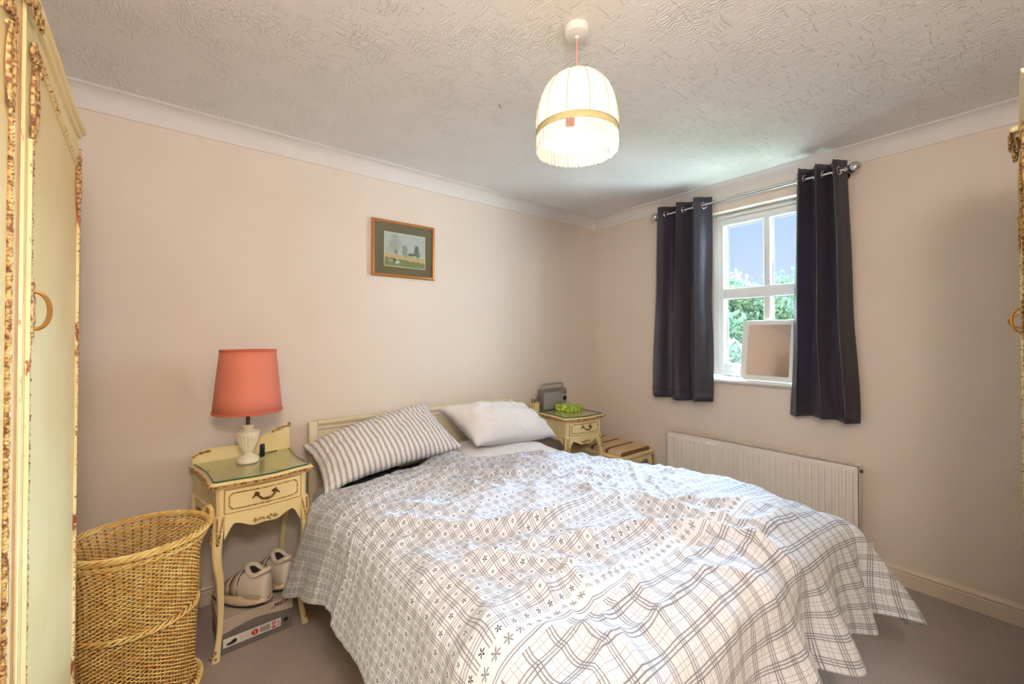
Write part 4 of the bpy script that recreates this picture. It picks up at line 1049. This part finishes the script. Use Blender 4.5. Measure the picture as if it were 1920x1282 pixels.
gr_ = ys_ < (hz_-.13+.03*nz); img[gr_] = pc((142, 144, 96))
gd = gr_ & (nz2 > .12); img[gd] = pc((116, 124, 78)); gd = fld & ~gr_ & (nz2 > .2); img[gd] = pc((190, 160, 104))
def blobm(cx, cy, rx, ry, c, s_=0.0, th=.0):
    d = ((xs-cx)/rx)**2+((ys_-cy)/ry)**2; mk = (d+nz2*.9+nz*.5) < 1; img[mk] = img[mk]*s_+pc(c)*(1-s_)
blobm(.25, .70, .13, .26, (158, 162, 144), .35); blobm(.20, .55, .08, .16, (164, 166, 150), .4); blobm(.10, .50, .10, .10, (176, 178, 168), .3)
blobm(.28, .44, .05, .07, (120, 120, 112), .2); blobm(.48, .52, .065, .15, (128, 138, 104), .2); blobm(.52, .40, .045, .10, (146, 150, 122), .3)
blobm(.79, .55, .055, .15, (92, 108, 74), .05); blobm(.82, .42, .05, .12, (104, 116, 84), .1); blobm(.66, .40, .09, .045, (88, 90, 84), .1); blobm(.73, .42, .02, .05, (62, 62, 64), .1)
blobm(.24, .17, .05, .045, (88, 86, 82), 0); blobm(.22, .23, .018, .03, (60, 56, 54), 0); blobm(.31, .13, .05, .05, (206, 204, 198), 0); blobm(.16, .16, .05, .03, (186, 184, 176), 0)
me = bpy.data.meshes.new('painting'); X3 = x0+(x1-x0)*xs; Z3 = q0+(q1-q0)*ys_
me.from_pydata([tuple(p) for p in np.stack([X3, np.full_like(X3, -.0092), Z3], -1).reshape(-1, 3)], [], [q[::-1] for q in grid_faces(NX, NY)]); me.update()
ca = me.color_attributes.new('paint', 'FLOAT_COLOR', 'POINT'); ca.data.foreach_set('color', np.concatenate([np.clip(img, 0, 1).reshape(-1, 3), np.ones((NX*NY, 1))], 1).ravel())
n = NT('painting_print'); va = n.n('ShaderNodeVertexColor'); va.layer_name = 'paint'; n.l(va.outputs[0], n.b.inputs['Base Color']); n.set(rough=.7); me.materials.append(n.m)
po = bpy.data.objects.new('painting', me); COL.objects.link(po); po.parent = PIC
MB().box(-PW/2+ts, PW/2-ts, -.0115, -.0105, ts, PH-ts).build('glazing', 'pane', PIC, smooth=False)

# ------------------------------------------------------------------ wicker basket
BK = thing('wicker_laundry_basket', 'tall oval open wicker laundry basket between wardrobe and bedside table', 'basket', (-.118, 2.050, 0))
HB = .60
def brad(z):                                        # radius profile (x and y half axes)
    t = z/HB; r = .160+.018*t+.030*max(0, (t-.80)/.20)**1.5+.030*max(0, (.11-t)/.11)**1.2
    return r*1.00, r*.93
NS = 46
def bpt(th, z, off=0): a, b = brad(z); return ((a+off)*math.cos(th), (b+off)*math.sin(th), z)
m = MB()
for k in range(NS): A = 2*PI*(k+.5)/NS; m.tube([bpt(A, z) for z in [.015+i*(HB-.03)/14 for i in range(15)]], .0032, 5)
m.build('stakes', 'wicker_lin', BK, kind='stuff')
m = MB(); rows = 84; rng = random.Random(8); K = NS*2
for r in range(rows):
    z = .022+r*(HB-.045)/(rows-1)
    if abs(z-.315) < .013 or z < .04: continue
    pts = []; ph = (r % 2)*PI; dz = [rng.uniform(-.0007, .0007) for _ in range(K)]
    for i in range(K):
        A = 2*PI*i/K; pts.append(bpt(A, z+dz[i]+.001*math.sin(3*A+r), .0052*math.cos(A*NS/1+ph) if False else .0050*(1 if (i+r) % 2 else -1)))
    m.tube(pts, .0029, 4, closed=True, flat=.9)
m.build('weave', 'wicker', BK, kind='stuff')
def twist(zc, rr, cnt, name, par, amp=.006, off=.003, turns=26, rad_=.0036):
    m = MB()
    for s_ in range(cnt):
        pts = []
        for i in range(160):
            A = 2*PI*i/160; w_ = turns*A+2*PI*s_/cnt; a = bpt(A, zc, off+amp*math.cos(w_)); pts.append((a[0], a[1], zc+amp*math.sin(w_)*rr))
        m.tube(pts, rad_, 5, closed=True)
    return m.build(name, 'wicker', par, kind='stuff')
twist(HB-.006, .9, 4, 'rim', BK, .0085, .002, 12, .0045); twist(.315, 1.1, 3, 'middle_band', BK, .007, .004, 14, .0042); twist(.020, 1.1, 3, 'foot_band', BK, .009, .004, 22, .0045)
twist(.565, 1.0, 2, 'upper_band', BK, .005, .003, 20, .0034)
for A0 in (math.radians(20), math.radians(200)):
    m = MB(); c = Vector(bpt(A0, HB, .006)); tdir = Vector((-math.sin(A0), math.cos(A0), 0)); od = Vector((math.cos(A0), math.sin(A0), 0))
    for s_ in range(4):
        pts = []
        for i in range(25):
            a = PI*i/24; w_ = 5*a+s_*PI/2; p = c+tdir*.045*math.cos(a)+Vector((0, 0, -.03+.055*math.sin(a)))+od*.014*math.sin(a)
            p += od*.005*math.cos(w_)+Vector((0, 0, .005*math.sin(w_))); pts.append(p)
        m.tube(pts, .0042, 5)
    m.build('handle', 'wicker', BK)
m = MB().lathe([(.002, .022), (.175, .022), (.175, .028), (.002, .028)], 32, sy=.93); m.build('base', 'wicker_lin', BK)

# ------------------------------------------------------------------ shoe box and shoes
SB = thing('shoe_box', 'taupe shoe box with paler lid on the floor under bedside table', 'box', (.262, 2.230, 0), math.radians(3))
bw, bd, bh = .137, .108, .100
m = MB().cbox(-bw, bw, -bd, bd, 0, bh, .0015); m.build('carton', 'box_grey', SB, smooth=False)
lm = MB(); e = .003; n = 30; lb = lambda u: .094-.030*(1-sstep(-.2, .75, u))*0-.020*sstep(.1, -.6, u)-.016*sstep(.2, .9, u)+.0
lidt = .146; v = []; N = n+1
for s_ in (-1, 1):
    for z_top in (True, False):
        for i in range(N):
            u = -1+2*i/n; v.append((u*(bw+e), s_*(bd+e), lidt if z_top else (.110-.024*math.exp(-((u+1)/.6)**2)-.020*math.exp(-((u-1)/.75)**2))))
f = []
for b0 in (0, 2*N):
    for i in range(n): f.append((b0+i, b0+i+1, b0+N+i+1, b0+N+i))
for i in range(n): f.append((i, i+1, 2*N+i+1, 2*N+i))
f += [(0, N, 3*N, 2*N), (n, N+n, 3*N+n, 2*N+n)]
lid = lm.add(v, f).build('lid', 'box_lid', SB, smooth=False); md = lid.modifiers.new('t', 'SOLIDIFY'); md.thickness = .0015; md.offset = -1
# printed lettering and label on the long side facing the room
fy_ = -(bd+e)-.0006
text_obj('printed_name', 'MBT', .021, 'magenta', lid, (.088, fy_, .128), (PI/2, 0, 0), sx=1.25, shear=.25)
m = MB(); m.add([(.050, fy_, .116), (.126, fy_, .120), (.126, fy_, .1212), (.050, fy_, .1172)], [(0, 1, 2, 3)]); m.add([(.050, fy_, .119), (.066, fy_, .126), (.060, fy_, .119)], [(0, 1, 2)]); m.add([(.112, fy_, .132), (.134, fy_, .140), (.118, fy_, .130)], [(0, 1, 2)])
m.build('printed_swoosh', 'magenta', lid, smooth=False)
ly = -bd-.0012
lab = MB().box(-.122, .092, ly, -bd, .026, .062).build('paper_label', 'paper', SB, smooth=False)
m = MB(); yy = ly-.0004
def flat(mb, pts, mi=0): mb.add([(x, yy, z) for x, z in pts], [tuple(range(len(pts)))], mi)
flat(m, [(-.112, .034), (-.108, .042), (-.098, .043), (-.088, .050), (-.078, .052), (-.074, .046), (-.074, .038), (-.078, .034), (-.095, .031)])
for i in range(16): x = .012+i*.0024; flat(m, [(x, .032), (x+(.0012 if i % 3 else .0017), .032), (x+(.0012 if i % 3 else .0017), .056), (x, .056)])
for r in range(4):
    for c in range(5): x = -.062+c*.009; z = .034+r*.007; flat(m, [(x, z), (x+.005, z), (x+.005, z+.0016), (x, z+.0016)])
for r in range(5): z = .031+r*.0055; flat(m, [(.078, z), (.088, z), (.088, z+.002), (.078, z+.002)])
m.build('printed_marks', 'ink', lab, smooth=False, kind='stuff')
m = MB(); flat(m, [(-.008+.013*math.cos(a), .044+.013*math.sin(a)) for a in [2*PI*i/20 for i in range(20)]]); flat(m, [(.064+.008*math.cos(a), .050+.008*math.sin(a)) for a in [2*PI*i/20 for i in range(20)]]); flat(m, [(.056, .030), (.072, .030), (.072, .038), (.056, .038)])
m.build('red_roundel', 'red_print', lab, smooth=False, kind='stuff')
m = MB(); yy = ly-.0008; flat(m, [(-.013, .047), (-.008, .051), (-.004, .047), (-.008, .045)]); flat(m, [(-.012, .040), (-.008, .043), (-.004, .038), (-.009, .036)]); flat(m, [(.060, .049), (.064, .055), (.068, .049), (.064, .046)])
m.build('white_print', 'paper', lab, smooth=False, kind='stuff')
m = MB(); m.lathe([(.0095, 0), (.0095, .0006)], 20); m.map(lambda p: (p.x+.112, -bd-.0002-p.z, p.y+.046)); m.build('finger_hole', 'ink', SB, smooth=False)

def shoe(label, loc, rz, side, tilt=0):
    t = thing('velcro_trainer', label, 'shoe', loc, rz, None); t.rotation_euler = (0, tilt, rz); t.scale = (1.08, 1.08, 1.08)
    # local x: heel at -.13 to toe at +.15 ; rocker sole
    def halfw(x): u = (x+.13)/.28; return .031+.015*math.sin(min(1, max(0, u))**1.1*PI*.95)+.007*sstep(.35, .75, u)-.022*sstep(.88, 1.0, u)
    def soleb(x): u = (x+.13)/.28; return .030*(2*u-1)**2*(1.0 if u > .5 else .95)
    def ring(x, zlo, zhi, g=1.0, n=14, top=1.0):
        h = float(halfw(x))*g; pts = []
        for i in range(n):
            a = 2*PI*i/n; c, s_ = math.cos(a), math.sin(a); pts.append((x, h*math.copysign(abs(c)**.6, c)*(top if s_ > 0 else 1), (zlo+zhi)/2+(zhi-zlo)/2*math.copysign(abs(s_)**.6, s_)))
        return pts
    xs = [-.130, -.126, -.115, -.09, -.06, -.03, 0, .03, .06, .09, .12, .138, .146, .150]
    sc = [.45, .75, .95, 1, 1, 1, 1, 1, 1, 1, 1, .92, .75, .45]
    m = MB().loft([ring(x, soleb(x), .044+.004*abs(x/.14), g*1.03) for x, g in zip(xs, sc)]); so = m.build('sole', ['sole'], t, angle=50)
    m = MB().loft([ring(x, soleb(x)-.001, soleb(x)+.010, g*1.035) for x, g in zip(xs[1:-1], sc[1:-1])]); m.build('tread', 'shoe_dark', so, angle=50)
    # upper
    def tops(x): u = (x+.13)/.28; return .044+.062*(1-sstep(.30, .86, u))+.030*sstep(1.02, .6, u)-.012*math.exp(-((u-.2)/.1)**2)
    m = MB(); R = []
    for x, g in zip(xs, sc): R.append(ring(x, .036, float(tops(x)), g*.97, 18, .80))
    m.loft(R); up = m.build('upper', 'shoe_pale', t, angle=60)
    # dark throat: padded collar ring and lining
    col = []; 
    for i in range(22):
        a = 2*PI*i/22; x = -.072+.050*math.cos(a); col.append((x, .026*math.sin(a), float(tops(x))+.006+.010*math.cos(a)*(1 if math.cos(a) < 0 else .9)*-1*0+.012*sstep(.2, 1, math.cos(a))+.008*sstep(.3, 1, -math.cos(a))))
    MB().tube(col, .0095, 8, closed=True).build('collar', 'shoe_pale', up)
    MB().add([tuple(Vector(p)+Vector((0, 0, .003))) for p in col]+[(-.072, 0, float(tops(-.07))-.004)], [(i, (i+1) % 22, 22) for i in range(22)]).build('lining', 'shoe_dark', up)
    # straps over the instep
    for k, x in enumerate((.005, .042)):
        st = MB(); rr = []
        for dx in (-.015, .015):
            h = float(halfw(x+dx)); zt = float(tops(x+dx)); rr.append([(x+dx, h*1.02*math.cos(a)*.93, .050+(zt-.044)*math.sin(a)**.7) for a in [PI*i/14 for i in range(15)]])
        st.v = rr[0]+rr[1]; st.f = [(i, i+1, 15+i+1, 15+i) for i in range(14)]; st.mi = [0]*14
        o = st.build('strap', 'shoe_grey', up, angle=180); md = o.modifiers.new('t', 'SOLIDIFY'); md.thickness = .003; md.offset = 1
        MB().tube(rr[0], .0020, 5).build('strap_edge', 'shoe_dark', up)
    # side and heel panels
    for sd in (-1, 1):
        pn_ = []; 
        for j, z in enumerate((.046, .056, .066)):
            row = []
            for i in range(10):
                x = -.118+.075*i/9; h = float(halfw(x)); row.append((x, sd*(h*.985+.0012), z-.004*(i/9)*j))
            pn_.append(row)
        q = MB(); q.v = [p for r in pn_ for p in r]; q.f = grid_faces(3, 10); q.mi = [0]*len(q.f); q.build('side_panel', 'shoe_grey', up, angle=180)
    MB().tube([(-.126+.004*abs(a)*10, .034*math.sin(a), .078) for a in [-.9+.18*i for i in range(11)]], .0016, 5).build('seam', 'shoe_grey', up)
    return t
shoe('taupe velcro trainer nearer the camera on shoe box lid', (.228, 2.205, .1465), math.radians(124), 1)
shoe('taupe velcro trainer further back on the shoe box lid', (.345, 2.270, .1465), math.radians(112), -1)

# ------------------------------------------------------------------ things on the right bedside table
RD = thing('portable_radio', 'grey portable radio with carry handle standing against the wall', 'radio', (2.395, 2.492, TZ), math.radians(1))
m = MB().cbox(-.135, .135, -.035, .035, 0, .165, .006); m.build('case', 'radio_dark', RD)
MB().cbox(-.128, .055, -.039, -.034, .010, .142, .002).build('speaker_grille', 'radio_grey', RD)
m = MB().cbox(.062, .128, -.039, -.034, .010, .155, .002); pn_o = m.build('control_panel', 'radio_grey', RD)
m = MB().lathe([(.018, 0), (.020, .004), (.017, .012), (.015, .013)], 24); m.map(lambda p: (p.x+.098, -.039-p.z, p.y+.085)); m.build('tuning_knob', 'black', pn_o)
MB().cbox(.068, .122, -.041, -.038, .122, .148, .001).build('dial_scale', 'radio_dark', pn_o)
m = MB(); 
for i in range(4): m.cbox(.070+i*.013, .079+i*.013, -.042, -.038, .030, .040, .001)
m.build('buttons', 'black', pn_o, kind='stuff')
m = MB().tube([(-.125, 0, .150), (-.125, 0, .200), (-.118, 0, .208), (.112, 0, .208), (.119, 0, .200), (.119, 0, .150)], .0065, 6, flat=1.2); m.build('carry_handle', 'radio_grey', RD)
m = MB().tube([(-.137, .0, .10), (-.155, .0, .112), (-.170, .01, .10), (-.18, .02, .06), (-.19, .03, .012)], .002, 5); m.build('power_lead', 'black', RD)
TB = thing('tissue_box', 'lime green leaf patterned flat box of tissues', 'tissue box', (2.456, 2.362, TZ), math.radians(10))
MB().cbox(-.070, .070, -.085, .085, 0, .046, .0015).build('carton', 'tissue_card', TB, smooth=False)
m = MB(); m.add([(.026*math.cos(a), .055*math.sin(a), .0466) for a in [2*PI*i/24 for i in range(24)]], [tuple(range(24))]); m.build('opening_film', 'tissue', TB, smooth=False)
PT = thing('pencil_pot', 'small square cream pot with pencils beside the radio', 'pot', (2.188, 2.478, TZ), 0)
m = MB(); h_, w_ = .075, .026
for a, b, c, d in ((-w_, w_, -w_, -w_+.003), (-w_, w_, w_-.003, w_), (-w_, -w_+.003, -w_+.003, w_-.003), (w_-.003, w_, -w_+.003, w_-.003)): m.box(a, b, c, d, 0, h_)
m.box(-w_+.003, w_-.003, -w_+.003, w_-.003, 0, .003); m.build('pot', 'cream_plastic', PT, smooth=False)
for i, (x, y, dx, dy, l_, mt) in enumerate(((-.010, 0, -.02, .0, .105, 'bronze'), (.004, .006, .008, .01, .095, 'brown_metal'), (.0, -.008, -.006, -.006, .088, 'groove'))):
    q = MB().tube([(0, 0, .0), (dx, dy, l_-.01), (dx*1.1, dy*1.1, l_)], [.0035, .0035, .001], 6)
    o = q.build('pencil', mt); o.location = (2.188+x, 2.478+y, TZ+.0035)
    tag(o, ['brown pencil leaning left in the cream pot', 'dark brown pencil leaning right in cream pot', 'short tan pencil at the front of cream pot'][i], 'pencil', 'pencils in the cream pot')

# small wire hook in the ceiling
m = MB().tube([(0, 0, 0), (0, 0, -.010), (.006, 0, -.016), (.010, 0, -.011), (.008, 0, -.006)], .0012, 5)
o = m.build('ceiling_hook', 'brown_metal'); o.location = (1.15, 1.55, ZC); tag(o, 'tiny dark wire hook screwed into the ceiling', 'hook')
